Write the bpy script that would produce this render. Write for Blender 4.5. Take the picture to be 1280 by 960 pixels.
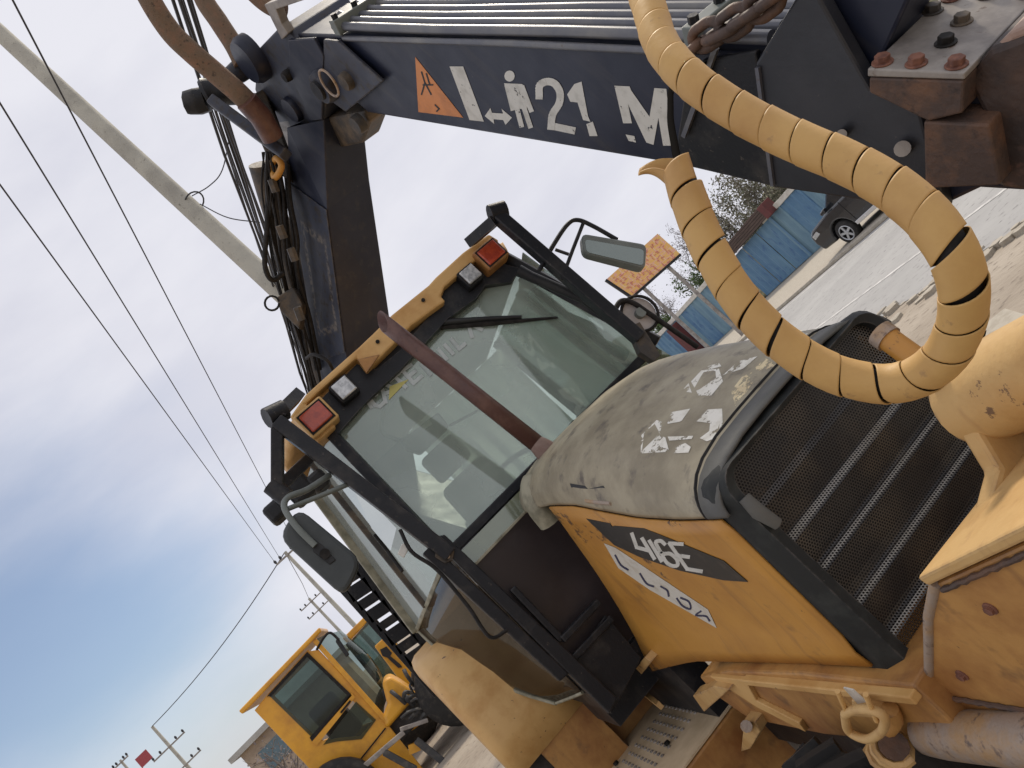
import bpy, bmesh, math, random
from mathutils import Vector, Matrix
random.seed(7)
sc = bpy.context.scene
for o in list(bpy.data.objects): bpy.data.objects.remove(o)

# ------------------------------------------------------------------ camera
EYE = Vector((0, 0, 1.7)); ROLL, PITCH, YAW, FPX = 46.0, 6.8, 19.4, 960.0
_y, _p, _r = map(math.radians, (YAW, PITCH, ROLL))
FW = Vector((math.sin(_y)*math.cos(_p), math.cos(_y)*math.cos(_p), math.sin(_p)))
_rt = Vector((math.cos(_y), -math.sin(_y), 0)); _up = _rt.cross(FW)
IX = _rt*math.cos(_r) - _up*math.sin(_r); IY = -_rt*math.sin(_r) - _up*math.cos(_r)
cam = bpy.data.objects.new('camera', bpy.data.cameras.new('camera')); sc.collection.objects.link(cam)
cam.data.sensor_width = 36.0; cam.data.lens = 36.0*FPX/1280.0
cam.data.clip_start = 0.02; cam.data.clip_end = 3000
m3 = Matrix((IX, -IY, -FW)).transposed()
cam.matrix_world = Matrix.Translation(EYE) @ m3.to_4x4()
sc.camera = cam

# ------------------------------------------------------------------ sky, sun, exposure
SUN_EL, SUN_AZ = math.radians(52), math.radians(62)     # azimuth from +Y (down the road) towards +X
world = bpy.data.worlds.new('World'); sc.world = world; world.use_nodes = True
wn, wl = world.node_tree.nodes, world.node_tree.links
for n in list(wn): wn.remove(n)
sky = wn.new('ShaderNodeTexSky'); sky.sky_type = 'NISHITA'; sky.sun_disc = False
sky.sun_elevation = SUN_EL; sky.sun_rotation = SUN_AZ
sky.air_density = 1.0; sky.dust_density = 1.2; sky.ozone_density = 1.5
bg1 = wn.new('ShaderNodeBackground'); bg1.inputs[1].default_value = 0.125
bg2 = wn.new('ShaderNodeBackground'); bg2.inputs[1].default_value = 1.0
tc = wn.new('ShaderNodeTexCoord')
mp = wn.new('ShaderNodeMapping'); mp.inputs['Scale'].default_value = (1.0, 1.0, 2.6); mp.inputs['Rotation'].default_value = (0.25, 0.1, 0.4)
nz = wn.new('ShaderNodeTexNoise'); nz.inputs['Scale'].default_value = 1.9; nz.inputs['Detail'].default_value = 7; nz.inputs['Roughness'].default_value = 0.52
nz2 = wn.new('ShaderNodeTexNoise'); nz2.inputs['Scale'].default_value = 4.0; nz2.inputs['Detail'].default_value = 6
wl.new(tc.outputs['Generated'], mp.inputs['Vector']); wl.new(mp.outputs[0], nz.inputs['Vector']); wl.new(mp.outputs[0], nz2.inputs['Vector'])
# a clear patch of sky low over the north-west: distance of the view direction from its middle
vd = wn.new('ShaderNodeVectorMath'); vd.operation = 'DISTANCE'
wl.new(tc.outputs['Generated'], vd.inputs[0])
def _dir(x, y):
    d = (FW + IX*((x-640)/FPX) + IY*((y-480)/FPX)); return d.normalized()
vd.inputs[1].default_value = _dir(60, 810)
mr = wn.new('ShaderNodeMapRange'); mr.inputs['From Min'].default_value = 0.06; mr.inputs['From Max'].default_value = 0.46
mr.inputs['To Min'].default_value = -0.30; mr.inputs['To Max'].default_value = 0.32
wl.new(vd.outputs['Value'], mr.inputs['Value'])
ad = wn.new('ShaderNodeMath'); ad.operation = 'ADD'; ns_ = wn.new('ShaderNodeMapRange'); ns_.inputs['To Min'].default_value = 0.22; ns_.inputs['To Max'].default_value = 0.78; wl.new(nz.outputs['Fac'], ns_.inputs['Value']); wl.new(ns_.outputs[0], ad.inputs[0]); wl.new(mr.outputs[0], ad.inputs[1])
cr = wn.new('ShaderNodeValToRGB'); cr.color_ramp.elements[0].position = 0.22; cr.color_ramp.elements[1].position = 0.66; cr.color_ramp.elements[0].color = (0.12,0.12,0.12,1)
cr.color_ramp.interpolation = 'EASE'
wl.new(ad.outputs[0], cr.inputs['Fac'])
cc = wn.new('ShaderNodeValToRGB'); cc.color_ramp.elements[0].position = 0.32; cc.color_ramp.elements[0].color = (0.71, 0.715, 0.80, 1)
cc.color_ramp.elements[1].position = 0.62; cc.color_ramp.elements[1].color = (0.82, 0.82, 0.885, 1)
wl.new(nz2.outputs['Fac'], cc.inputs['Fac'])
wl.new(cc.outputs['Color'], bg2.inputs[0]); wl.new(sky.outputs[0], bg1.inputs[0])
mx = wn.new('ShaderNodeMixShader'); wo = wn.new('ShaderNodeOutputWorld')
wl.new(cr.outputs['Color'], mx.inputs[0]); wl.new(bg1.outputs[0], mx.inputs[1]); wl.new(bg2.outputs[0], mx.inputs[2]); wl.new(mx.outputs[0], wo.inputs[0])
sun = bpy.data.objects.new('sun', bpy.data.lights.new('sun', 'SUN')); sc.collection.objects.link(sun)
sun.data.energy = 2.6; sun.data.angle = math.radians(7); sun.data.color = (1.0, 0.90, 0.76)
_sd = Vector((math.sin(SUN_AZ)*math.cos(SUN_EL), math.cos(SUN_AZ)*math.cos(SUN_EL), math.sin(SUN_EL)))
sun.rotation_euler = _sd.to_track_quat('Z', 'Y').to_euler()
vs = sc.view_settings; vs.view_transform = 'Standard'; vs.look = 'None'; vs.exposure = 0.0; vs.gamma = 1.0; vs.use_curve_mapping = False

# ------------------------------------------------------------------ layout helpers
def ray(x, y): return FW + IX*((x-640)/FPX) + IY*((y-480)/FPX)
def atX(x, y, v): d = ray(x, y); return EYE + d*((v-EYE.x)/d.x)
def atY(x, y, v): d = ray(x, y); return EYE + d*((v-EYE.y)/d.y)
def atZ(x, y, v): d = ray(x, y); return EYE + d*((v-EYE.z)/d.z)
def atD(x, y, v): return EYE + ray(x, y)*v
def atP(x, y, p0, n): d = ray(x, y); return EYE + d*((p0-EYE).dot(n)/d.dot(n))
V = Vector

# ------------------------------------------------------------------ mesh helpers
class MB:
    def __init__(s): s.v = []; s.f = []
    def add(s, vs, fs):
        o = len(s.v); s.v += [tuple(p) for p in vs]; s.f += [tuple(i+o for i in f) for f in fs]; return s
    def slab(s, poly, ext):
        ext = V(ext); n = len(poly); a = [V(p) for p in poly]; b = [p+ext for p in a]
        return s.add(a+b, [tuple(range(n-1, -1, -1)), tuple(range(n, 2*n))] + [(i, (i+1) % n, n+(i+1) % n, n+i) for i in range(n)])
    def box(s, lo, hi):
        x0, y0, z0 = lo; x1, y1, z1 = hi
        return s.slab([(x0,y0,z0),(x1,y0,z0),(x1,y1,z0),(x0,y1,z0)], (0,0,z1-z0))
    def bar(s, a, b, w, h, up=(0,0,1)):
        a = V(a); b = V(b); d = (b-a).normalized(); u = V(up); sx = d.cross(u)
        if sx.length < 1e-4: sx = d.cross(V((1,0,0)))
        sx.normalize(); uz = sx.cross(d).normalized(); sx *= w/2; uz *= h/2
        return s.slab([a-sx-uz, a+sx-uz, a+sx+uz, a-sx+uz], b-a)
    def tube(s, pts, r, n=8, caps=True):
        pts = [V(p) for p in pts]; m = len(pts)
        rs = r if isinstance(r, (list, tuple)) else [r]*m
        o = len(s.v); prev = None
        for i, p in enumerate(pts):
            t = (pts[min(i+1, m-1)] - pts[max(i-1, 0)]).normalized()
            if prev is None:
                u = t.cross(V((0,0,1)));
                if u.length < 1e-3: u = t.cross(V((1,0,0)))
                u.normalize()
            else:
                u = prev - t*prev.dot(t); u.normalize()
            prev = u; w = t.cross(u)
            for k in range(n):
                a = 2*math.pi*k/n; s.v.append(tuple(p + (u*math.cos(a)+w*math.sin(a))*rs[i]))
        for i in range(m-1):
            for k in range(n):
                s.f.append((o+i*n+k, o+i*n+(k+1) % n, o+(i+1)*n+(k+1) % n, o+(i+1)*n+k))
        if caps:
            s.f.append(tuple(o+k for k in range(n-1, -1, -1))); s.f.append(tuple(o+(m-1)*n+k for k in range(n)))
        return s
    def cyl(s, a, b, r, n=16, r2=None): return s.tube([a, b], [r, r if r2 is None else r2], n)
    def grid(s, rows, close=False):
        o = len(s.v); n = len(rows[0])
        for r in rows: s.v += [tuple(p) for p in r]
        for i in range(len(rows)-1):
            for k in range(n if close else n-1):
                s.f.append((o+i*n+k, o+i*n+(k+1) % n, o+(i+1)*n+(k+1) % n, o+(i+1)*n+k))
        return s
    def build(s, name, mat, parent=None, smooth=False, bevel=0, solid=0, seg=2):
        me = bpy.data.meshes.new(name); me.from_pydata(s.v, [], s.f)
        bm = bmesh.new(); bm.from_mesh(me); bmesh.ops.recalc_face_normals(bm, faces=bm.faces); bm.to_mesh(me); bm.free()
        o = bpy.data.objects.new(name, me); sc.collection.objects.link(o)
        me.materials.append(mat)
        if parent:
            o.parent = parent
        if solid:
            m = o.modifiers.new('t', 'SOLIDIFY'); m.thickness = solid; m.offset = 0
        if bevel:
            m = o.modifiers.new('b', 'BEVEL'); m.width = bevel; m.segments = seg; m.limit_method = 'ANGLE'; m.angle_limit = math.radians(40)
        if smooth:
            for p in me.polygons: p.use_smooth = True
            try: me.set_sharp_from_angle(angle=math.radians(50))
            except Exception: pass
        return o
def catmull(pts, k=8):
    pts = [V(p) for p in pts]; P = [pts[0]*2-pts[1]] + pts + [pts[-1]*2-pts[-2]]; out = []
    for i in range(1, len(P)-2):
        for j in range(k):
            t = j/k; a, b, c, d = P[i-1], P[i], P[i+1], P[i+2]
            out.append(0.5*((2*b)+(c-a)*t+(2*a-5*b+4*c-d)*t*t+(3*b-a-3*c+d)*t**3))
    out.append(pts[-1]); return out
def thing(name, label, cat, loc=(0,0,0), group=None):
    o = bpy.data.objects.new(name, None); sc.collection.objects.link(o); o.empty_display_size = 0.1
    o['label'] = label; o['category'] = cat
    if group: o['group'] = group
    return o
def tag(o, label, cat, group=None):
    o['label'] = label; o['category'] = cat
    if group: o['group'] = group
    return o
def struct(o): o['kind'] = 'structure'; return o

# ------------------------------------------------------------------ materials
MATS = {}
def nodes(name):
    m = bpy.data.materials.new(name); m.use_nodes = True
    nt = m.node_tree; b = nt.nodes['Principled BSDF']; return m, nt, b
def mat(name, col, rough=0.5, metal=0.0, col2=None, scale=6.0, lo=0.45, hi=0.65, col3=None, scale3=30.0, lo3=0.62, hi3=0.7, bump=0.0, bscale=60.0, detail=6, coat=0.0, stretch=(1,1,1), streak=None, chips=None, edge=None, erad=0.008, spec=0.5):
    """base colour, blotches of col2, small flecks of col3, fine relief"""
    m, nt, b = nodes(name); N, L = nt.nodes, nt.links
    b.inputs['Roughness'].default_value = rough; b.inputs['Metallic'].default_value = metal
    b.inputs['Coat Weight'].default_value = coat
    t = N.new('ShaderNodeTexCoord'); mpn = N.new('ShaderNodeMapping'); mpn.inputs['Scale'].default_value = stretch
    L.new(t.outputs['Object'], mpn.inputs['Vector']); src = None
    c0 = N.new('ShaderNodeRGB'); c0.outputs[0].default_value = (*col, 1); src = c0.outputs[0]
    for cx, s, l, h, dt in ((col2, scale, lo, hi, detail), (col3, scale3, lo3, hi3, 4)):
        if cx is None: continue
        nn = N.new('ShaderNodeTexNoise'); nn.inputs['Scale'].default_value = s; nn.inputs['Detail'].default_value = dt; nn.inputs['Roughness'].default_value = 0.62
        L.new(mpn.outputs[0], nn.inputs['Vector'])
        r = N.new('ShaderNodeMapRange'); r.inputs['From Min'].default_value = l; r.inputs['From Max'].default_value = h
        L.new(nn.outputs['Fac'], r.inputs['Value'])
        mi = N.new('ShaderNodeMix'); mi.data_type = 'RGBA'; L.new(r.outputs[0], mi.inputs['Factor']); L.new(src, mi.inputs['A']); mi.inputs['B'].default_value = (*cx, 1)
        src = mi.outputs['Result']
    if streak is not None:          # runs of dirt down the face
        ms = N.new('ShaderNodeMapping'); ms.inputs['Scale'].default_value = (16,16,1.6); L.new(t.outputs['Object'], ms.inputs['Vector'])
        ns = N.new('ShaderNodeTexNoise'); ns.inputs['Scale'].default_value = 1.0; ns.inputs['Detail'].default_value = 5; ns.inputs['Roughness'].default_value = .6; L.new(ms.outputs[0], ns.inputs['Vector'])
        rs_ = N.new('ShaderNodeMapRange'); rs_.inputs['From Min'].default_value = .54; rs_.inputs['From Max'].default_value = .78; rs_.inputs['To Max'].default_value = .75; L.new(ns.outputs['Fac'], rs_.inputs['Value'])
        mi = N.new('ShaderNodeMix'); mi.data_type = 'RGBA'; L.new(rs_.outputs[0], mi.inputs['Factor']); L.new(src, mi.inputs['A']); mi.inputs['B'].default_value = (*streak, 1); src = mi.outputs['Result']
    if chips is not None:           # chipped paint: sharp-edged small patches
        nc = N.new('ShaderNodeTexNoise'); nc.inputs['Scale'].default_value = 22; nc.inputs['Detail'].default_value = 9; nc.inputs['Roughness'].default_value = .75; L.new(t.outputs['Object'], nc.inputs['Vector'])
        nb = N.new('ShaderNodeTexNoise'); nb.inputs['Scale'].default_value = 3.1; L.new(t.outputs['Object'], nb.inputs['Vector'])
        mu = N.new('ShaderNodeMath'); mu.operation = 'MULTIPLY'; L.new(nc.outputs['Fac'], mu.inputs[0]); L.new(nb.outputs['Fac'], mu.inputs[1])
        rs_ = N.new('ShaderNodeMapRange'); rs_.inputs['From Min'].default_value = .372; rs_.inputs['From Max'].default_value = .392; rs_.inputs['To Max'].default_value = .85; L.new(mu.outputs[0], rs_.inputs['Value'])
        mi = N.new('ShaderNodeMix'); mi.data_type = 'RGBA'; L.new(rs_.outputs[0], mi.inputs['Factor']); L.new(src, mi.inputs['A']); mi.inputs['B'].default_value = (*chips, 1); src = mi.outputs['Result']
    if edge is not None:            # paint rubbed off along the edges
        bv = N.new('ShaderNodeBevel'); bv.samples = 4; bv.inputs['Radius'].default_value = erad
        ge_ = N.new('ShaderNodeNewGeometry'); dt_ = N.new('ShaderNodeVectorMath'); dt_.operation = 'DOT_PRODUCT'; L.new(bv.outputs[0], dt_.inputs[0]); L.new(ge_.outputs['Normal'], dt_.inputs[1])
        ne = N.new('ShaderNodeTexNoise'); ne.inputs['Scale'].default_value = 28; ne.inputs['Detail'].default_value = 6; L.new(t.outputs['Object'], ne.inputs['Vector'])
        r1 = N.new('ShaderNodeMapRange'); r1.inputs['From Min'].default_value = .99; r1.inputs['From Max'].default_value = .85; L.new(dt_.outputs['Value'], r1.inputs['Value'])
        r2 = N.new('ShaderNodeMapRange'); r2.inputs['From Min'].default_value = .42; r2.inputs['From Max'].default_value = .58; r2.inputs['To Max'].default_value = .85; L.new(ne.outputs['Fac'], r2.inputs['Value'])
        mu = N.new('ShaderNodeMath'); mu.operation = 'MULTIPLY'; L.new(r1.outputs[0], mu.inputs[0]); L.new(r2.outputs[0], mu.inputs[1])
        mi = N.new('ShaderNodeMix'); mi.data_type = 'RGBA'; L.new(mu.outputs[0], mi.inputs['Factor']); L.new(src, mi.inputs['A']); mi.inputs['B'].default_value = (*edge, 1); src = mi.outputs['Result']
    b.inputs['Specular IOR Level'].default_value = spec
    L.new(src, b.inputs['Base Color'])
    rn = N.new('ShaderNodeTexNoise'); rn.inputs['Scale'].default_value = 9; rn.inputs['Detail'].default_value = 5; L.new(mpn.outputs[0], rn.inputs['Vector'])
    rr = N.new('ShaderNodeMapRange'); rr.inputs['To Min'].default_value = max(0, rough-0.13); rr.inputs['To Max'].default_value = min(1, rough+0.18)
    L.new(rn.outputs['Fac'], rr.inputs['Value']); L.new(rr.outputs[0], b.inputs['Roughness'])
    if bump:
        bn = N.new('ShaderNodeTexNoise'); bn.inputs['Scale'].default_value = bscale; bn.inputs['Detail'].default_value = 5; L.new(mpn.outputs[0], bn.inputs['Vector'])
        bu = N.new('ShaderNodeBump'); bu.inputs['Strength'].default_value = bump; bu.inputs['Distance'].default_value = 0.01
        L.new(bn.outputs['Fac'], bu.inputs['Height']); L.new(bu.outputs[0], b.inputs['Normal'])
    MATS[name] = m; return m
M = {}
M['yellow'] = mat('worn_yellow_paint', (0.54,0.265,0.048), 0.45, 0, (0.42,0.19,0.035), 3.2, 0.42, 0.72, (0.20,0.10,0.035), 8, 0.62, 0.80, 0.08, 40, streak=(0.24,0.115,0.04), chips=(0.07,0.04,0.028), edge=(0.13,0.085,0.06))
M['yellow_d'] = mat('dusty_yellow_paint', (0.57,0.365,0.145), 0.6, 0, (0.47,0.27,0.09), 5, 0.42, 0.66, (0.24,0.14,0.07), 11, 0.64, 0.80, 0.15, 60, streak=(0.33,0.17,0.07), chips=(0.11,0.06,0.04), edge=(0.20,0.12,0.08), erad=.012)
M['yellow_b'] = mat('shaded_brown_stained_yellow_paint', (0.46,0.24,0.07), 0.5, 0, (0.27,0.11,0.03), 4, 0.42, 0.66, (0.13,0.07,0.035), 7, 0.61, 0.78, 0.12, 50, streak=(0.20,0.09,0.035), chips=(0.05,0.03,0.02), edge=(0.12,0.075,0.055), erad=.012)  # base darkened for shade low on the machine, plus brown stains
M['visor'] = mat('sun_faded_yellow_plastic', (0.62,0.38,0.14), 0.5, 0, (0.50,0.27,0.08), 7, 0.45, 0.7, (0.12,0.07,0.04), 30, 0.68, 0.74, 0.06, 50)
M['hood'] = mat('hood_bare_grey_worn', (0.355,0.31,0.215), 0.46, 0, (0.235,0.20,0.135), 5, 0.40, 0.62, (0.115,0.095,0.075), 14, 0.56, 0.74, 0.12, 70)
M['hood_lip'] = mat('hood_rear_dirty', (0.30,0.28,0.20), 0.6, 0, (0.17,0.16,0.11), 12, 0.42, 0.6, None, bump=0.2)
M['black'] = mat('black_steel', (0.013,0.014,0.017), 0.42, 0, (0.05,0.046,0.042), 8, 0.5, 0.75, (0.10,0.085,0.07), 45, 0.66, 0.74, 0.12, 80, edge=(0.10,0.085,0.075), spec=.3)
M['black_p'] = mat('black_plastic', (0.015,0.016,0.018), 0.5, 0, (0.035,0.036,0.036), 6, 0.45, 0.7, spec=.35)
M['grille_frame'] = mat('grille_frame_black', (0.018,0.02,0.02), 0.6, 0, (0.05,0.055,0.05), 7, 0.5, 0.75, (0.20,0.18,0.15), 55, 0.69, 0.75, 0.1, 60, edge=(0.11,0.10,0.09), spec=.35)
M['frame_grey'] = mat('grille_frame_scuffed', (0.115,0.113,0.10), 0.62, 0, (0.09,0.09,0.085), 9, 0.4, 0.65, None, bump=0.1)
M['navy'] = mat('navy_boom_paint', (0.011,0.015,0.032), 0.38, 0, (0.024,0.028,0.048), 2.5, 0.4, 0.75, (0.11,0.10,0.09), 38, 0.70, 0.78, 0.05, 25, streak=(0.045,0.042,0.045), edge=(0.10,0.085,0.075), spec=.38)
M['navy_l'] = mat('navy_boom_paint_lit_dusty', (0.027,0.033,0.055), 0.45, 0, (0.055,0.056,0.066), 4, 0.42, 0.72, (0.03,0.024,0.02), 16, 0.52, 0.66, 0.06, 30, streak=(0.06,0.055,0.05), edge=(0.16,0.14,0.12), spec=.4)  # paler navy; on the boom's left face the paleness is painted light
M['tube'] = mat('hydraulic_tube_paint', (0.11,0.115,0.135), 0.35, 0.2, (0.19,0.185,0.175), 8, 0.45, 0.7, (0.10,0.07,0.045), 25, 0.66, 0.76, stretch=(1,.5,.5))
M['dirtsteel'] = mat('greasy_dirty_steel', (0.05,0.045,0.04), 0.6, 0.1, (0.14,0.105,0.07), 9, 0.42, 0.66, None, bump=0.35, bscale=45)
M['rust'] = mat('rust_brown_pipe', (0.085,0.036,0.028), 0.36, 0, (0.15,0.075,0.055), 8, 0.42, 0.7, (0.05,0.028,0.022), 26, 0.6, 0.74, 0.25, 90)
M['rustblock'] = mat('rusty_steel', (0.075,0.05,0.04), 0.65, 0.1, (0.16,0.085,0.05), 8, 0.45, 0.66, (0.03,0.022,0.02), 20, 0.6, 0.74, 0.3, 60)
M['rustbolt'] = mat('rusty_bolt', (0.22,0.095,0.06), 0.75, 0, (0.12,0.05,0.035), 40, 0.4, 0.6, None, bump=0.3)
M['plate'] = mat('worn_grey_plate', (0.33,0.30,0.265), 0.5, 0.1, (0.19,0.17,0.155), 5, 0.42, 0.62, (0.10,0.06,0.04), 24, 0.64, 0.74, 0.15, 50)
M['bare'] = mat('scratched_bare_steel', (0.34,0.27,0.215), 0.5, 0.15, (0.38,0.24,0.12), 9, 0.45, 0.62, (0.14,0.10,0.08), 35, 0.58, 0.7, 0.2, 90)
M['wrap'] = mat('tan_spiral_wrap_plastic', (0.54,0.33,0.11), 0.58, 0, (0.43,0.24,0.075), 7, 0.40, 0.7, (0.27,0.16,0.075), 30, 0.64, 0.78, 0.05, 120)
M['hose'] = mat('black_rubber', (0.012,0.011,0.010), 0.6, 0, (0.026,0.023,0.021), 30, 0.45, 0.6, spec=.25)
M['brownhose'] = mat('brown_fabric_hose_sleeve', (0.17,0.115,0.075), 0.85, 0, (0.24,0.13,0.08), 14, 0.45, 0.7, (0.07,0.05,0.035), 40, 0.58, 0.7, 0.6, 160)
M['white'] = mat('white_paint', (0.62,0.61,0.56), 0.55, 0, (0.46,0.45,0.40), 14, 0.48, 0.68, (0.08,0.08,0.08), 45, 0.70, 0.74)
M['orange'] = mat('orange_warning_decal', (0.62,0.235,0.07), 0.5, 0, (0.50,0.19,0.06), 10, 0.45, 0.65, (0.12,0.06,0.03), 45, 0.68, 0.74)
M['ink'] = mat('black_ink', (0.02,0.02,0.022), 0.6)
M['blueink'] = mat('blue_ink', (0.03,0.03,0.075), 0.6)
M['logo_black'] = mat('black_decal', (0.022,0.021,0.02), 0.4, 0, (0.05,0.042,0.035), 25, 0.55, 0.7)
M['sticker'] = mat('off_white_sticker', (0.60,0.57,0.50), 0.6, 0, (0.5,0.45,0.36), 20, 0.5, 0.7)
M['decal_white'] = mat('flaking_white_decal', (0.80,0.77,0.68), 0.5, 0, (0.62,0.58,0.48), 20, 0.45, 0.66)
M['decal_cream'] = mat('flaking_cream_decal', (0.80,0.68,0.42), 0.5, 0, (0.62,0.50,0.30), 14, 0.4, 0.6)
def flake(m, scale, thr):
    nt = m.node_tree; N, L = nt.nodes, nt.links; b = N['Principled BSDF']
    t = N.new('ShaderNodeTexCoord'); n = N.new('ShaderNodeTexNoise'); n.inputs['Scale'].default_value = scale; n.inputs['Detail'].default_value = 7; n.inputs['Roughness'].default_value = .7
    L.new(t.outputs['Object'], n.inputs['Vector']); r = N.new('ShaderNodeMath'); r.operation = 'GREATER_THAN'; r.inputs[1].default_value = thr
    L.new(n.outputs['Fac'], r.inputs[0]); L.new(r.outputs[0], b.inputs['Alpha'])
flake(M['decal_white'], 19, .46); flake(M['decal_cream'], 22, .50); flake(M['white'], 30, .36)
M['decal_glass'] = mat('pale_window_lettering', (0.50,0.54,0.52), 0.5, 0, (0.36,0.41,0.39), 12, 0.45, 0.65)
M['decal_yellow'] = mat('yellow_window_decal', (0.52,0.47,0.14), 0.5)
M['signal'] = mat('red_orange_lens', (0.50,0.075,0.03), 0.25, 0, (0.36,0.05,0.025), 25, 0.42, 0.6, None, coat=0.5)
M['amber'] = mat('amber_lens', (0.50,0.16,0.03), 0.3)
M['lampglass'] = mat('ribbed_lamp_glass', (0.60,0.61,0.60), 0.18, 0.35, (0.36,0.37,0.37), 40, 0.42, 0.6)
M['mirror_glass'] = mat('mirror_glass', (0.22,0.25,0.23), 0.12, 0.75)
M['mirror_back'] = mat('grey_green_mirror_housing', (0.17,0.19,0.175), 0.45, 0, (0.11,0.125,0.115), 6, 0.45, 0.7)
M['disc'] = mat('dirty_white_disc', (0.52,0.48,0.45), 0.55, 0, (0.40,0.36,0.33), 12, 0.45, 0.7)
M['seat'] = mat('dark_seat_vinyl', (0.03,0.032,0.034), 0.6)
M['inner'] = mat('pale_cab_lining', (0.42,0.44,0.42), 0.8, 0, (0.30,0.32,0.30), 4, 0.45, 0.7)
M['curtain'] = mat('pale_green_curtain', (0.34,0.42,0.38), 0.85, 0, (0.26,0.33,0.30), 3, 0.4, 0.7, stretch=(4,4,1))
def cloth(name, col):
    m, nt, b = nodes(name); N, L = nt.nodes, nt.links
    tl = N.new('ShaderNodeBsdfTranslucent'); tl.inputs[0].default_value = (*col, 1); df = N.new('ShaderNodeBsdfDiffuse'); df.inputs[0].default_value = (*col, 1)
    mi = N.new('ShaderNodeMixShader'); mi.inputs[0].default_value = .6; L.new(df.outputs[0], mi.inputs[1]); L.new(tl.outputs[0], mi.inputs[2]); L.new(mi.outputs[0], N['Material Output'].inputs[0]); return m
M['curtain'] = cloth('pale_green_curtain_cloth', (0.62,0.70,0.64))
M['concrete'] = mat('pole_concrete', (0.46,0.45,0.39), 0.8, 0, (0.31,0.30,0.265), 2, 0.4, 0.7, (0.22,0.21,0.18), 18, 0.62, 0.72, 0.15, 60)
M['wire'] = mat('black_wire', (0.03,0.03,0.035), 0.6)
M['tyre'] = mat('tyre_rubber', (0.016,0.015,0.014), 0.8, 0, (0.05,0.043,0.035), 12, 0.5, 0.7)
M['rim'] = mat('alloy_rim', (0.45,0.46,0.47), 0.3, 0.6)
M['loader_yellow'] = mat('bright_loader_yellow', (0.74,0.36,0.022), 0.38, 0, (0.50,0.215,0.02), 3, 0.45, 0.75, None, coat=0.2)
M['loader_grey'] = mat('loader_dark_frame', (0.045,0.045,0.045), 0.6, 0, (0.11,0.10,0.085), 10, 0.5, 0.7, None, bump=0.2)
M['carpaint'] = mat('black_car_paint', (0.012,0.013,0.016), 0.18, 0, coat=0.6)
M['carglass'] = mat('dark_car_glass', (0.02,0.022,0.025), 0.08, coat=0.5)
M['chrome'] = mat('chrome', (0.65,0.65,0.66), 0.18, 0.9)
M['fence_blue'] = mat('weathered_blue_sheet', (0.085,0.185,0.31), 0.6, 0, (0.13,0.245,0.35), 0.9, 0.4, 0.65, (0.05,0.12,0.26), 3.5, 0.55, 0.72, stretch=(1,1,.6))
M['fence_pale'] = mat('faded_blue_sheet', (0.175,0.285,0.345), 0.65, 0, (0.12,0.215,0.30), 1.1, 0.42, 0.68, None, stretch=(1,1,.6))
M['coping'] = mat('white_coping', (0.62,0.60,0.54), 0.8, 0, (0.45,0.42,0.37), 3, 0.45, 0.7)
M['redbrown'] = mat('dark_red_paint', (0.13,0.032,0.03), 0.7, 0, (0.08,0.03,0.028), 3, 0.45, 0.7)
M['timber'] = mat('old_brown_timber', (0.105,0.072,0.058), 0.85, 0, (0.06,0.042,0.035), 3, 0.4, 0.65, stretch=(6,1,6))
M['bark'] = mat('grey_bark', (0.16,0.135,0.115), 0.9, 0, (0.10,0.085,0.07), 6, 0.4, 0.7)
M['leaf_g'] = mat('spring_leaf', (0.10,0.15,0.045), 0.7, 0, (0.06,0.095,0.035), 3, 0.4, 0.65)
M['leaf_d'] = mat('dusty_leaf', (0.17,0.18,0.11), 0.75, 0, (0.25,0.21,0.16), 3, 0.4, 0.65)
M['bud'] = mat('grey_brown_twig_bud', (0.20,0.165,0.16), 0.85)
M['greenblade'] = mat('pale_green_panel', (0.22,0.27,0.10), 0.8, 0, (0.30,0.33,0.20), 2, 0.4, 0.65)
M['redtrim'] = mat('faded_red', (0.36,0.07,0.08), 0.7)
M['wall_grey'] = mat('pale_render', (0.42,0.41,0.38), 0.85, 0, (0.33,0.32,0.29), 2, 0.4, 0.7)
M['wall_tan'] = mat('tan_render', (0.40,0.32,0.24), 0.85, 0, (0.30,0.23,0.17), 2, 0.4, 0.7)
M['pane'] = mat('blue_grey_pane', (0.10,0.16,0.19), 0.2)
M['sand'] = mat('pale_rubble', (0.42,0.38,0.31), 0.9, 0, (0.32,0.28,0.22), 8, 0.42, 0.65, None, bump=0.4)

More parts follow.
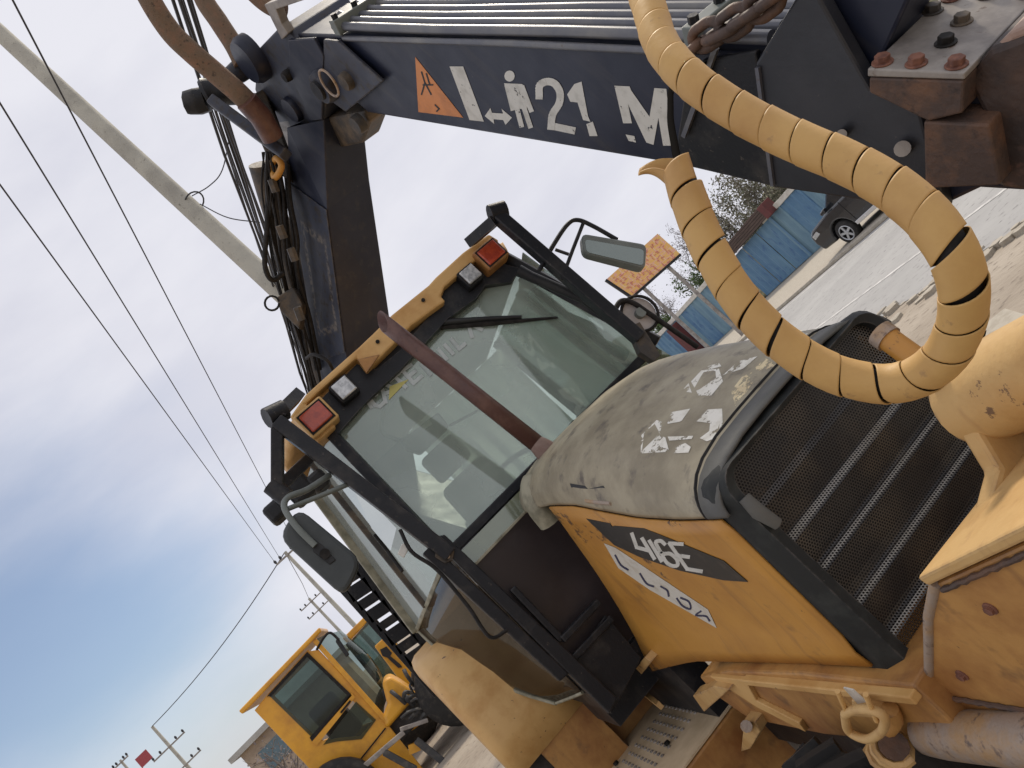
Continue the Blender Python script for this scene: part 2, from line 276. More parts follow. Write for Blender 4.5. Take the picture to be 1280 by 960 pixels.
def ground_mat():
    m, nt, b = nodes('dusty_ground'); N, L = nt.nodes, nt.links
    t = N.new('ShaderNodeTexCoord')
    a = N.new('ShaderNodeTexNoise'); a.inputs['Scale'].default_value = 0.55; a.inputs['Detail'].default_value = 9; a.inputs['Roughness'].default_value = 0.65; L.new(t.outputs['Object'], a.inputs['Vector'])
    f = N.new('ShaderNodeTexNoise'); f.inputs['Scale'].default_value = 9; f.inputs['Detail'].default_value = 7; L.new(t.outputs['Object'], f.inputs['Vector'])
    r = N.new('ShaderNodeValToRGB'); r.color_ramp.elements[0].position = 0.33; r.color_ramp.elements[0].color = (0.25,0.205,0.155,1)
    r.color_ramp.elements[1].position = 0.66; r.color_ramp.elements[1].color = (0.40,0.345,0.275,1); L.new(a.outputs['Fac'], r.inputs['Fac'])
    r2 = N.new('ShaderNodeMapRange'); r2.inputs['From Min'].default_value = 0.58; r2.inputs['From Max'].default_value = 0.70; L.new(f.outputs['Fac'], r2.inputs['Value'])
    mi = N.new('ShaderNodeMix'); mi.data_type = 'RGBA'; L.new(r2.outputs[0], mi.inputs['Factor']); L.new(r.outputs['Color'], mi.inputs['A']); mi.inputs['B'].default_value = (0.19,0.155,0.12,1)
    L.new(mi.outputs['Result'], b.inputs['Base Color']); b.inputs['Roughness'].default_value = 0.95
    bu = N.new('ShaderNodeBump'); bu.inputs['Strength'].default_value = 0.6; bu.inputs['Distance'].default_value = 0.05; L.new(f.outputs['Fac'], bu.inputs['Height']); L.new(bu.outputs[0], b.inputs['Normal'])
    return m
M['ground'] = ground_mat()
M['asphalt'] = mat('worn_pale_asphalt', (0.31,0.305,0.295), 0.85, 0, (0.38,0.375,0.36), 0.35, 0.4, 0.65, (0.17,0.165,0.16), 6, 0.58, 0.7, 0.2, 30)
M['line'] = mat('worn_road_paint', (0.62,0.61,0.58), 0.8, 0, (0.36,0.355,0.34), 3, 0.42, 0.62)

def glass_mat(name, tint, dust, dustfac, gloss=0.35):
    """window glass with a film of dust: clear where clean, hazy where dirty, reflecting the sky"""
    m = bpy.data.materials.new(name); m.use_nodes = True; nt = m.node_tree; N, L = nt.nodes, nt.links
    for n in list(N): N.remove(n)
    out = N.new('ShaderNodeOutputMaterial'); tr = N.new('ShaderNodeBsdfTransparent'); tr.inputs[0].default_value = (*tint, 1)
    df = N.new('ShaderNodeBsdfDiffuse'); df.inputs[0].default_value = (*dust, 1)
    gl = N.new('ShaderNodeBsdfGlossy'); gl.inputs['Roughness'].default_value = 0.04; gl.inputs[0].default_value = (0.9,0.95,0.92,1)
    t = N.new('ShaderNodeTexCoord'); nn = N.new('ShaderNodeTexNoise'); nn.inputs['Scale'].default_value = 2.6; nn.inputs['Detail'].default_value = 6
    L.new(t.outputs['Object'], nn.inputs['Vector'])
    r = N.new('ShaderNodeMapRange'); r.inputs['From Min'].default_value = 0.35; r.inputs['From Max'].default_value = 0.7
    r.inputs['To Min'].default_value = max(0, dustfac-0.12); r.inputs['To Max'].default_value = dustfac+0.14; L.new(nn.outputs['Fac'], r.inputs['Value'])
    m1 = N.new('ShaderNodeMixShader'); L.new(r.outputs[0], m1.inputs[0]); L.new(tr.outputs[0], m1.inputs[1]); L.new(df.outputs[0], m1.inputs[2])
    fr = N.new('ShaderNodeFresnel'); fr.inputs[0].default_value = 1.5
    ml = N.new('ShaderNodeMath'); ml.operation = 'MULTIPLY_ADD'; L.new(fr.outputs[0], ml.inputs[0]); ml.inputs[1].default_value = 0.45; ml.inputs[2].default_value = gloss*0.3
    m2 = N.new('ShaderNodeMixShader'); L.new(ml.outputs[0], m2.inputs[0]); L.new(m1.outputs[0], m2.inputs[1]); L.new(gl.outputs[0], m2.inputs[2])
    L.new(m2.outputs[0], out.inputs[0]); return m
M['glass'] = glass_mat('windscreen_glass', (0.84,0.92,0.86), (0.52,0.59,0.52), 0.35, 0.26)  # pale dust film also stands for the sky's reflection
M['glass_low'] = glass_mat('dusty_low_glass', (0.40,0.48,0.36), (0.30,0.32,0.21), 0.45)
M['glass_side'] = glass_mat('side_glass', (0.62,0.68,0.64), (0.46,0.49,0.46), 0.45)
M['glass_brown'] = glass_mat('brown_door_glass', (0.30,0.24,0.18), (0.13,0.09,0.06), 0.30, 0.1)
M['glass_dark'] = glass_mat('dark_loader_glass', (0.34,0.42,0.39), (0.05,0.06,0.05), 0.22, 0.06)

def grille_mat():
    """black perforated sheet: round holes on a staggered grid let the dark behind show"""
    m = bpy.data.materials.new('perforated_sheet'); m.use_nodes = True; nt = m.node_tree; N, L = nt.nodes, nt.links
    for n in list(N): N.remove(n)
    out = N.new('ShaderNodeOutputMaterial'); b = N.new('ShaderNodeBsdfPrincipled'); tr = N.new('ShaderNodeBsdfTransparent')
    b.inputs['Base Color'].default_value = (0.045,0.042,0.038,1); b.inputs['Roughness'].default_value = 0.35
    t = N.new('ShaderNodeUVMap'); sx = N.new('ShaderNodeSeparateXYZ')
    L.new(t.outputs[0], sx.inputs[0])
    def math_(op, a, b_=None):
        n = N.new('ShaderNodeMath'); n.operation = op
        for i, q in enumerate((a, b_)):
            if q is None: continue
            if isinstance(q, (int, float)): n.inputs[i].default_value = q
            else: L.new(q, n.inputs[i])
        return n.outputs[0]
    P = 0.0084
    u = math_('DIVIDE', sx.outputs[0], P); v = math_('DIVIDE', sx.outputs[1], P*1.732)
    def cell(off):
        du = math_('SUBTRACT', math_('FRACT', math_('ADD', u, off)), 0.5); dv = math_('MULTIPLY', math_('SUBTRACT', math_('FRACT', math_('ADD', v, off)), 0.5), 1.732)
        return math_('SQRT', math_('ADD', math_('MULTIPLY', du, du), math_('MULTIPLY', dv, dv)))
    d = math_('MINIMUM', cell(0.0), cell(0.5))
    hole = math_('LESS_THAN', d, 0.33)
    mi = N.new('ShaderNodeMixShader'); L.new(hole, mi.inputs[0]); L.new(b.outputs[0], mi.inputs[1]); L.new(tr.outputs[0], mi.inputs[2]); L.new(mi.outputs[0], out.inputs[0])
    # dust and scratches on the sheet
    nn = N.new('ShaderNodeTexNoise'); nn.inputs['Scale'].default_value = 6; nn.inputs['Detail'].default_value = 6; L.new(t.outputs[0], nn.inputs['Vector'])
    cr_ = N.new('ShaderNodeValToRGB'); cr_.color_ramp.elements[0].position = 0.45; cr_.color_ramp.elements[0].color = (0.04,0.037,0.034,1)
    cr_.color_ramp.elements[1].position = 0.72; cr_.color_ramp.elements[1].color = (0.11,0.09,0.065,1); L.new(nn.outputs['Fac'], cr_.inputs[0]); L.new(cr_.outputs[0], b.inputs['Base Color'])
    return m
M['grille'] = grille_mat()
M['grille_lit'] = M['grille'].copy(); M['grille_lit'].name = 'perforated_sheet_lit_crest'  # paler crests paint in the sky light on the ridges' upper slopes
for n_ in M['grille_lit'].node_tree.nodes:
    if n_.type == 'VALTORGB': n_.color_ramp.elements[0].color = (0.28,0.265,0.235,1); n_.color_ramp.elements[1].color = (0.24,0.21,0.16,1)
def sign_mat():
    m, nt, b = nodes('printed_sign'); N, L = nt.nodes, nt.links
    t = N.new('ShaderNodeUVMap'); br = N.new('ShaderNodeTexBrick'); br.inputs['Scale'].default_value = 1.0
    br.inputs['Color1'].default_value = (0.80,0.46,0.13,1); br.inputs['Color2'].default_value = (0.80,0.50,0.16,1); br.inputs['Mortar'].default_value = (0.78,0.52,0.42,1)
    br.inputs['Brick Width'].default_value = 0.16; br.inputs['Row Height'].default_value = 0.2; br.inputs['Mortar Size'].default_value = 0.006
    L.new(t.outputs[0], br.inputs['Vector'])
    nn = N.new('ShaderNodeTexNoise'); nn.inputs['Scale'].default_value = 16; nn.inputs['Detail'].default_value = 3; L.new(t.outputs[0], nn.inputs['Vector'])
    mi = N.new('ShaderNodeMix'); mi.data_type = 'RGBA'; r = N.new('ShaderNodeMapRange'); r.inputs['From Min'].default_value = 0.5; r.inputs['From Max'].default_value = 0.6
    L.new(nn.outputs['Fac'], r.inputs['Value']); L.new(r.outputs[0], mi.inputs['Factor']); L.new(br.outputs['Color'], mi.inputs['A']); mi.inputs['B'].default_value = (0.78,0.42,0.30,1)
    L.new(mi.outputs['Result'], b.inputs['Base Color']); b.inputs['Roughness'].default_value = 0.5; return m
M['sign'] = sign_mat()
M['sign_red'] = mat('sign_red_print', (0.62,0.22,0.16), .6)

# ================================================================== setting
g = MB(); S = 1500.0
g.add([(-S,-S,0),(S,-S,0),(S,S,0),(-S,S,0)], [(0,1,2,3)]); struct(g.build('ground', M['ground']))
RX0, RX1 = 7.35, 16.6
rd = MB(); rows = []
for i in range(60):
    y = -60 + 260*(i/59)**1.0
    rows.append([(RX0+random.uniform(-.10,.10), y, 0.006), (RX1, y, 0.006)])
rd.grid(rows); struct(rd.build('road', M['asphalt']))
def road_line(x, w):
    l = MB(); l.add([(x-w/2,-60,0.011),(x+w/2,-60,0.011),(x+w/2,200,0.011),(x-w/2,200,0.011)], [(0,1,2,3)]); struct(l.build('road_marking', M['line']))
road_line(9.55, 0.13); road_line(16.0, 0.15)
# far verge, a step higher than the road, and the broken near edge
vg = MB(); vg.box((RX1+0.02,-60,0.0), (24.8,200,0.12)); struct(vg.build('far_verge', M['sand'], bevel=0.03))
rb = MB(); random.seed(3)
for i in range(160):
    y = random.uniform(3, 22); x = 7.2+random.gauss(0,.22); s_ = random.uniform(.03,.12)
    a = random.uniform(0,3)
    rb.slab([(x+s_*math.cos(a+k*1.26)*random.uniform(.7,1.3), y+s_*math.sin(a+k*1.26)*random.uniform(.7,1.3), 0.0) for k in range(5)], (0,0,s_*random.uniform(.2,.6)))
o = rb.build('gravel', M['sand']); tag(o, 'loose pale gravel scattered along the broken edge of the road', 'gravel'); o['kind'] = 'stuff'
for i_, (px, py, w_, l_, a_, lab) in enumerate(((1222,462,.30,.75,.5,'broken pale concrete slab lying on the dirt beside the hose loop'),(1262,425,.34,.8,.9,'second broken concrete slab on the dirt near the right edge'))):
    c = atZ(px, py, 0.0); ca, sa = math.cos(a_), math.sin(a_)
    q = MB(); q.slab([(c.x+ca*u*l_-sa*v*w_, c.y+sa*u*l_+ca*v*w_, 0) for u, v in ((-.5,-.5),(.45,-.55),(.55,.4),(.1,.5),(-.45,.42))], (0,0,.11)); o = q.build('concrete_fragment', M['sand'], bevel=.015); tag(o, lab, 'slab', 'broken concrete slabs')
hl = MB()
rows = []
for i in range(24):
    y = 8+i*5.0; row = []; hf = 2.9 if y < 36 else max(1.4, 2.9-(y-36)*.13)
    for k in range(8):
        row.append((26.3+k*1.8, y, 0.1+ (1-math.cos(min(1,k/5.)*math.pi))*hf*(0.88+0.12*math.sin(i*.9+k)) ))
    rows.append(row)
hl.grid(rows); struct(hl.build('hillside', mat('hill_scrub', (0.16,0.14,0.075), 0.95, 0, (0.09,0.105,0.045), 0.4, 0.4, 0.62, (0.24,0.19,0.12), 2.5, 0.55, 0.7, 0.5, 6), smooth=True))

# ================================================================== the backhoe loader
MC = 1.095                                      # its centre line (it stands parallel to the road, nose towards the camera)
mach = thing('backhoe_loader', 'worn yellow backhoe loader with grey hood and dark boom folded over its cab', 'backhoe loader')
def part(mb, name, m, parent=mach, **k): return mb.build(name, M[m] if isinstance(m, str) else m, parent, **k)

# ---- hood: loft of rounded sections
def lerp_tab(t, x):
    for (a, va), (b, vb) in zip(t, t[1:]):
        if x <= b: u = (x-a)/(b-a); return va+(vb-va)*u
    return t[-1][1]
ZB = [(1.70,1.338),(1.728,1.341),(1.822,1.356),(1.942,1.379),(2.154,1.434),(2.376,1.515),(2.527,1.573),(2.745,1.625),(3.0,1.66),(3.4,1.68)]
ZT = [(1.70,1.418),(1.77,1.430),(1.807,1.45),(2.038,1.545),(2.257,1.628),(2.494,1.70),(2.676,1.735),(2.9,1.757),(3.2,1.77)]
HW = 0.357
def hood_xw(y): return HW
def hood_z(x, y):
    zt = lerp_tab(ZT, y); zb = lerp_tab(ZB, y); u = min(1, abs(x-MC)/HW)
    f = (1-u**5)**0.55 if u < 1 else 0
    return zb + (zt+0.012-zb)*f + 0.012*(1-u*u)
def on_hood(x, y, off=0.004):
    d = ray(x, y); t = 0.8
    for i in range(4000):
        p = EYE+d*t
        if 1.6 < p.y < 3.3 and abs(p.x-MC) <= HW and p.z <= hood_z(p.x, p.y): break
        t += 0.001
    return p+V((0,0,off))
rows = []
ys = [1.728+0.02*i for i in range(0,3)]+[1.80+i*0.06 for i in range(0,23)]
us = [-1,-.998,-.99,-.975,-.95,-.9,-.82,-.7,-.5,-.25,0,.25,.5,.7,.82,.9,.95,.975,.99,.998,1]
for y in ys: rows.append([(MC+u*HW, y, hood_z(MC+u*HW, y)) for u in us])
hood = part(MB().grid(rows), 'hood', 'hood', smooth=True, solid=0.006)
# dark seam near the front of the hood, groove across the top
sm = MB(); sm.tube([(MC+u*(HW+.001), 1.80, hood_z(MC+u*HW, 1.80)+.0015) for u in us], 0.006, 6); part(sm, 'hood_seam', 'hose', hood)
# front rim of the hood, scuffed
fr_ = MB(); fr_.grid([[(MC+u*(HW+.004), 1.696, hood_z(MC+u*HW,1.728)-0.004) for u in us], [(MC+u*(HW+.006), 1.735, hood_z(MC+u*HW,1.728)+0.004) for u in us], [(MC+u*(HW+.006), 1.782, hood_z(MC+u*HW,1.775)+.005) for u in us]])
part(fr_, 'front_rim', 'frame_grey', hood, smooth=True, solid=0.01)
# flaking decal on the hood top: what is left of three white letters and a cream triangle
def hood_decal(polys, m, name):
    for poly in polys:
        d = MB(); cl_ = poly+poly[:1]; pts = [on_hood(x, y) for x, y in poly]
        d.add(pts, [tuple(range(len(pts)))]); part(d, name, m, hood)
hood_decal([[(803,545),(822,526),(829,529),(826,546),(833,548),(838,566),(802,568)],
            [(834,525),(842,516),(864,512),(853,528),(836,531)],
            [(872,528),(886,513),(904,512),(905,532),(898,548),(885,553),(876,549),(888,540),(889,530)],
            [(846,560),(858,555),(865,560),(862,567),(843,568)],
            [(836,547),(868,546),(866,550),(838,552)],
            [(853,490),(862,480),(866,492)],
            [(865,478),(878,464),(900,462),(905,478),(890,496),(875,496)],
            [(884,459),(900,455),(903,459),(888,463)]], 'decal_white', 'decal')
hood_decal([[(915,490),(932,468),(944,476),(922,513)], [(934,466),(958,449),(974,456),(946,474)],
            [(968,440),(998,412),(1004,414),(974,444)]], 'decal_cream', 'decal')
hood_decal([[(905,470),(925,452),(950,446),(930,462)], [(983,440),(1003,417),(1012,418),(990,442)]], 'decal_white', 'decal')
# torn slot in the near shoulder: shaded inside painted as a flat dark patch, pipe on top
sl = MB(); pts = [on_hood(x, y, .0065) for x, y in [(714,606),(733,609),(737,613),(756,609),(762,618),(768,626),(764,633),(735,632),(726,624),(716,612)]]
sl.add(pts, [tuple(range(len(pts)))]); part(sl, 'torn_slot_dark', 'ink', hood)
sp = MB(); sp.tube([on_hood(735,628,.008), on_hood(750,630,.008), on_hood(766,631,.007)], 0.007, 8); part(sp, 'pipe', 'bare', hood, smooth=True)
# hood rear lip bending down
lp = MB(); lp.tube(catmull([(0.83,2.975,1.735),(0.79,2.96,1.715),(0.755,2.95,1.655),(0.748,2.97,1.575)], 5), [0.04,0.045,0.05]+[0.052]*13, 12)
part(lp, 'rear_lip', 'hood_lip', hood, smooth=True)
# yellow side panels
def side_panel(sgn):
    X = MC+sgn*(HW+0.003); f = 1
    def xr(y, z): # flares out a little towards the cab and the bottom
        return X + sgn*0.055*max(0, (y-2.9)/0.4)*max(0,(1.4-z)/0.6)
    rows = []
    for i in range(15):
        u = i/14
        top_y = 1.735+u*1.03; row = []
        for j in range(11):
            v = j/10
            yb = 1.752+u*1.55; zt_ = lerp_tab(ZB, top_y)-0.004; zb_ = 0.862-0.03*u*u
            y = top_y+(yb-top_y)*v**1.0; z = zt_+(zb_-zt_)*v
            bulge = 0.012*math.exp(-((v-.03)/.03)**2)+0.016*math.exp(-((v-.88)/.05)**2)*(1-abs(u-.4))
            row.append((xr(y, z)+sgn*bulge, y, z))
        rows.append(row)
    return part(MB().grid(rows), 'side_panel', 'yellow', smooth=True, solid=0.008)
sp_near = side_panel(-1); side_panel(1)
SPX = MC-HW-0.003
def panelpt(x, y, off): 
    p = atX(x, y, SPX-off)
    v = min(1, max(0, (1.45-p.z)/0.6))
    return p
# swoosh decal with the number, and the handwritten sticker
PO = 0.0055
lg = MB(); lg.slab([panelpt(x,y,PO) for x,y in [(733,648),(763,654),(765,658),(768,657),(805,660),(905,701),(935,727),(905,725),(850,713),(800,696),(768,681)]], (-0.0015,0,0)); logo = part(lg, 'number_plate_decal', 'logo_black', sp_near)
def strokes(lines, w, toP, ext):
    """painted strokes: poly-lines in layout pixels, width w"""
    mb = MB(); ext = V(ext); kk = 0
    for ln in lines:
        for (x0,y0),(x1,y1) in zip(ln, ln[1:]):
            kk += 1; off = ext.normalized()*0.00012*(kk % 9)
            L_ = math.hypot(x1-x0, y1-y0) or 1; nx, ny = -(y1-y0)/L_*w/2, (x1-x0)/L_*w/2
            ex, ey = (x1-x0)/L_*w*.35, (y1-y0)/L_*w*.35
            q = [toP(x0+nx-ex,y0+ny-ey), toP(x1+nx+ex,y1+ny+ey), toP(x1-nx+ex,y1-ny+ey), toP(x0-nx-ex,y0-ny-ey)]
            mb.slab([p_+off for p_ in q], ext)
    return mb
tp = lambda x, y: panelpt(x, y, PO+0.0012)
EX = (-0.0005,0,0)
def smooth2d(pts, k=4): return [(p.x, p.y) for p in catmull([(x,y,0) for x,y in pts], k)]
T4 = [[(790,667),(796,684),(811,688)],[(803,673),(818,698)]]
T1 = [[(812,676),(827,701)]]
T6 = [smooth2d([(831,680),(826,676),(820,678),(826,690),(833,702),(840,707),(847,706),(846,699),(838,692),(830,692),(826,691)])]
TE = [[(853,680),(837,679),(859,711),(877,714)],[(847,694),(861,696)]]
for t in (T4, T1, T6, TE): part(strokes(t, 4.5, tp, EX), 'digit', 'white', sp_near)
stk = MB(); stk.slab([panelpt(x,y,PO) for x,y in [(755,679),(770,685),(885,762),(896,785),(812,737),(773,710)]], (-0.0006,0,0)); part(stk, 'sticker', 'sticker', sp_near)
HWR = [[[(769,694),(776,706),(785,712)]], [[(800,717),(808,729),(817,733)]], [[(826,733),(834,738),(836,745)]], [[(846,748),(853,757),(863,761),(861,752),(851,747)]], [[(876,764),(870,769),(882,770),(887,776)]]]
for t in [[smooth2d(l_) for l_ in t_] for t_ in HWR]: part(strokes(t, 2.0, tp, EX), 'handwritten_character', 'blueink', sp_near)

# ---- grille
GY = 1.702
gr = MB(); outl = []; n = 6
def rrect(x0, x1, z0, z1, r, k=5):
    pts = []
    for cx, cz, a0 in ((x1-r, z1-r, 0), (x0+r, z1-r, 90), (x0+r, z0+r, 180), (x1-r, z0+r, 270)):
        for i in range(k+1):
            a = math.radians(a0+90*i/k); pts.append((cx+r*math.cos(a), cz+r*math.sin(a)))
    return pts
inn = rrect(0.80, 1.415, 0.80, 1.405, 0.055); out_ = rrect(0.738, 1.462, 0.742, 1.43, 0.07)
fm = MB(); N_ = len(inn)
fm.add([(x, GY-.012, z) for x, z in inn] + [(x, GY-.022, z) for x, z in [((a[0]*.5+b[0]*.5),(a[1]*.5+b[1]*.5)) for a, b in zip(inn, out_)]] + [(x, GY+.012, z) for x, z in out_] + [(x, GY+.08, z) for x, z in out_] + [(x, GY+.05, z) for x, z in inn],
       [(r*N_+i, r*N_+(i+1)%N_, (r+1)%5*N_+(i+1)%N_, (r+1)%5*N_+i) for r in range(5) for i in range(N_)])
grille = part(fm, 'grille', 'grille_frame', smooth=True)
# perforated, pressed sheet with horizontal ridges in its lower half
ridges = [1.285, 1.19, 1.092, 0.985, 0.885]
zs = []; z = 1.408
prof = []
while z > 0.797:
    d = 0
    for i, zr in enumerate(ridges):
        t = (zr-z)
        h = 0.004 if i == 0 else 0.024
        if -0.018 < t <= 0: d = max(d, h*(1+t/0.018))
        elif 0 < t < 0.070: d = max(d, h*(1-t/0.070))
    prof.append((z, GY+0.012-d)); z -= 0.004
sh = MB(); sh.grid([[(0.797+0.62*i/8, y, z_) for i in range(9)] for z_, y in prof])
sheet = part(sh, 'perforated_sheet', 'grille', grille)
sheet.data.materials.append(M['grille_lit'])
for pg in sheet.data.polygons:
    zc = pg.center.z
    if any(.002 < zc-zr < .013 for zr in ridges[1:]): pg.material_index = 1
uv = sheet.data.uv_layers.new(name='UVMap'); acc = [0]
for a, b in zip(prof, prof[1:]): acc.append(acc[-1]+math.hypot(a[0]-b[0], a[1]-b[1]))
for lpp in sheet.data.loops:
    vi = lpp.vertex_index; uv.data[lpp.index].uv = (0.62*(vi % 9)/8, acc[vi//9])
rad = MB(); rad.box((0.80,1.78,0.78), (1.415,1.84,1.40)); part(rad, 'radiator_core', 'black', grille)
# torn rubber strip end at the corner of the grille
st = MB(); st.tube([atY(930,622,GY-.03), atY(948,640,GY-.035), atY(972,655,GY-.03)], [0.016,0.02,0.015], 10); part(st, 'torn_seal', 'frame_grey', grille, smooth=True)
bolt = MB(); bolt.cyl((0.83,GY-.03,0.79), (0.83,GY,0.79), 0.012, 8); part(bolt, 'bolt', 'bare', grille)

# ---- front chassis under the hood
ch = MB(); ch.slab([(0.70,1.60,0.845),(0.70,2.05,0.86),(0.70,2.55,0.845),(0.70,2.88,0.80),(0.70,2.90,0.70),(0.70,2.80,0.60),(0.70,2.30,0.60),(0.70,1.60,0.66)], (0.79,0,0)); chassis = part(ch, 'chassis', 'yellow_b', bevel=0.008)  # darker yellow puts the shade down here into the paint
fl = MB(); fl.box((0.675,1.60,0.815),(0.702,2.42,0.838)); part(fl, 'flange', 'visor', chassis, bevel=0.004)
ri = MB(); ri.slab([(0.683,2.42,0.83),(0.683,2.70,0.83),(0.683,2.55,0.70),(0.683,2.36,0.62),(0.683,2.34,0.66),(0.683,2.50,0.735)], (0.018,0,0)); part(ri, 'gusset', 'visor', chassis, bevel=0.003)
under = MB(); under.box((0.80,1.75,0.35),(1.39,3.3,0.60)); part(under, 'axle_housing', 'black', chassis)
# tow shackle
hk = MB(); hp = [atX(x,y,0.60) for x,y in [(1056,893),(1061,914),(1083,924),(1101,915),(1106,899),(1094,889),(1070,887)]]
hk.tube(catmull(hp+[hp[0]], 6), 0.0105, 10); th = part(hk, 'tow_ring', 'yellow_d', smooth=True)
for a, b in (((1047,864),(1060,893)),((1082,868),(1096,901))):
    h2 = MB(); h2.tube([atX(*a,.60), atX(*b,.60)], .006, 8); part(h2, 'shackle_pin', 'visor', th, smooth=True)
h3 = MB(); h3.slab([atX(x,y,0.64) for x,y in [(1064,876),(1084,874),(1094,898),(1066,896)]], (.012,0,0)); part(h3, 'shackle_plate', 'yellow_d', th, bevel=.003)
h4 = MB(); h4.slab([atX(x,y,0.622) for x,y in [(1054,860),(1066,863),(1082,878),(1072,880)]], (0.004,0,0)); part(h4, 'paper_tag', 'sticker', th)
h5 = MB(); h5.tube(catmull([atX(1112,886,.68),atX(1118,900,.68),atX(1108,915,.66)],4), .02, 10); part(h5, 'pipe_bend', 'yellow_b', th, smooth=True)
spg = MB(); c0 = atX(1118,932,0.64); c1 = atX(1085,985,0.64); 
ax = (c1-c0); ux = ax.cross(V((1,0,0))).normalized(); uy = ax.normalized().cross(ux)
spg.tube([c0+ax*(i/90)+(ux*math.cos(i*.55)+uy*math.sin(i*.55))*0.042 for i in range(91)], 0.011, 6); spring = part(spg, 'coil_spring', 'yellow_d', smooth=True)
sc2 = MB(); sc2.cyl(c0,c1,0.033,12); part(sc2, 'spring_core', 'rustblock', spring, smooth=True)

# ---- front loader linkage, lower right, close to the camera
LX = 0.75
def lx(x, y): return atX(x, y, LX)
lk = MB()
side = [V((LX,1.306,1.064)), V((LX,1.42,0.985)), V((LX,1.60,0.83)), V((LX,1.74,0.735)), V((LX,1.50,0.70)), V((LX,1.10,0.76)), V((LX,0.80,0.80)), V((LX,0.72,0.95)), V((LX,0.86,1.160)), V((LX,1.10,1.108))]
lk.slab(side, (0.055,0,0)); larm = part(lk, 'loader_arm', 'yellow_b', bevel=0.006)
ed = MB(); ed.tube([V((LX+.002,1.306,1.066)),V((LX+.002,1.42,0.986)),V((LX+.002,1.60,0.832)),V((LX+.002,1.752,0.72))], 0.011, 8); part(ed, 'edge_rail', 'bare', larm, smooth=True)
# top deck of the linkage running across in front of the grille
dk = MB(); dk.slab([(LX-.012,1.312,1.07),(LX-.012,0.86,1.168),(1.40,0.86,1.14),(1.40,1.28,1.05)], (0,0.006,0.022)); part(dk, 'top_plate', 'yellow_d', larm, bevel=0.006)
w1 = MB(); w1.slab([atY(x,y,1.29) for x,y in [(1180,512),(1172,488),(1120,475),(1160,450),(1215,470),(1330,470),(1330,740),(1215,640),(1228,592)]], (0,-0.045,0)); part(w1, 'gusset', 'yellow_d', larm, bevel=0.01)
cy = MB(); cy.tube([V((1.10,1.30,1.205)),V((1.10,1.16,1.215)),V((1.095,1.0,1.225)),V((1.085,0.5,1.25))], [0.088,0.093,0.088,0.088], 28); part(cy, 'pivot_tube', 'yellow_d', larm, smooth=True)
tb = MB(); tb.tube([V((LX-.035,1.765,0.672)),V((LX-.035,1.69,0.678)),V((LX-.035,0.70,0.76))], [0.050,0.054,0.054], 24); part(tb, 'lift_cylinder', 'bare', larm, smooth=True)
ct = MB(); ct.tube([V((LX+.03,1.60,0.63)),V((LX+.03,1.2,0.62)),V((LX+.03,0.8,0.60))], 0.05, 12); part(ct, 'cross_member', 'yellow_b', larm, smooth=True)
rc = MB(); rc.slab([V((LX-.004,1.16,0.93)),V((LX-.004,1.06,0.95)),V((LX-.004,0.98,0.90)),V((LX-.004,1.0,0.83)),V((LX-.004,1.13,0.82))], (0.004,0,0)); part(rc, 'recess', 'rustblock', larm)
r2 = MB(); r2.bar((LX-.012,1.20,0.845),(LX-.012,1.06,0.855),0.03,0.018); part(r2, 'weld_lug', 'plate', larm, bevel=.003)
for (a, b) in (((LX-.004,1.30,1.052),(LX-.004,0.90,1.138)), ((LX-.004,1.66,0.765),(LX-.004,1.30,0.735))):
    a, b = V(a), V(b); q = MB(); n_ = 26
    q.tube([a.lerp(b,i/n_)+V((-.001*(i%2),0,.0012*math.sin(i*2.1))) for i in range(n_+1)], [.005+.0016*(i%2) for i in range(n_+1)], 7); part(q, 'weld_seam', 'rustblock', larm, smooth=True)
for y_, z_ in ((1.50,.83),(1.24,1.0)):
    q = MB(); q.cyl((LX-.010,y_,z_),(LX+.01,y_,z_),.009,6); q.cyl((LX-.003,y_,z_),(LX+.01,y_,z_),.013,14); part(q, 'bolt', 'rustbolt', larm)
sr = MB(); a_ = atY(1108,422,1.50); b_ = atY(1185,478,1.42); sr.cyl(a_, b_, 0.028, 16); rodp = part(sr, 'hydraulic_rod', 'yellow', smooth=True)
s2 = MB(); s2.cyl(a_-(b_-a_).normalized()*0.02, a_+(b_-a_).normalized()*0.008, 0.033, 16); part(s2, 'rod_end_cap', 'bare', rodp, smooth=True)
for X_ in (MC*2-LX-0.055,):
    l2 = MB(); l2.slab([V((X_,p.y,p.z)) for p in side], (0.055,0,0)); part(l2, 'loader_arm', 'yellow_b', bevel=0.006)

# ---- cab
CF = 3.22
cab = MB()      # floor, rear wall below the glass, far side below the sill
cab.box((0.42,3.26,0.90),(1.78,5.0,0.98)); cabf = part(cab, 'cab_floor', 'black')
for sgn in (-1,1):
    xw = MC+sgn*0.93
    w = MB(); w.slab([(xw,4.35,0.98),(xw,5.0,0.98),(xw,5.0,1.6),(xw,4.35,1.6)], (-sgn*0.03,0,0)); part(w, 'lower_wall', 'black', cabf)
rw = MB(); rw.box((0.3,4.98,0.98),(1.9,5.02,1.55)); part(rw, 'rear_wall', 'black', cabf)
TL, TR = V((0.475,3.50,2.56)), V((1.665,3.50,2.60)); BR_, BL_ = V((1.832,3.36,1.775)), V((0.445,3.36,1.780))
WN = (TR-TL).cross(BL_-TL).normalized(); WN = WN if WN.y < 0 else -WN
def wsp(x, y, off=0.004): return atP(x, y, BL_+WN*off, WN)
# bowed windscreen
rows = []
for i in range(9):
    v = i/8; a = TL+(BL_-TL)*v; b = TR+(BR_-TR)*v
    rows.append([a+(b-a)*(k/12)+WN*0.0 for k in range(13)])
ws = part(MB().grid(rows), 'windscreen', 'glass', solid=0.005)
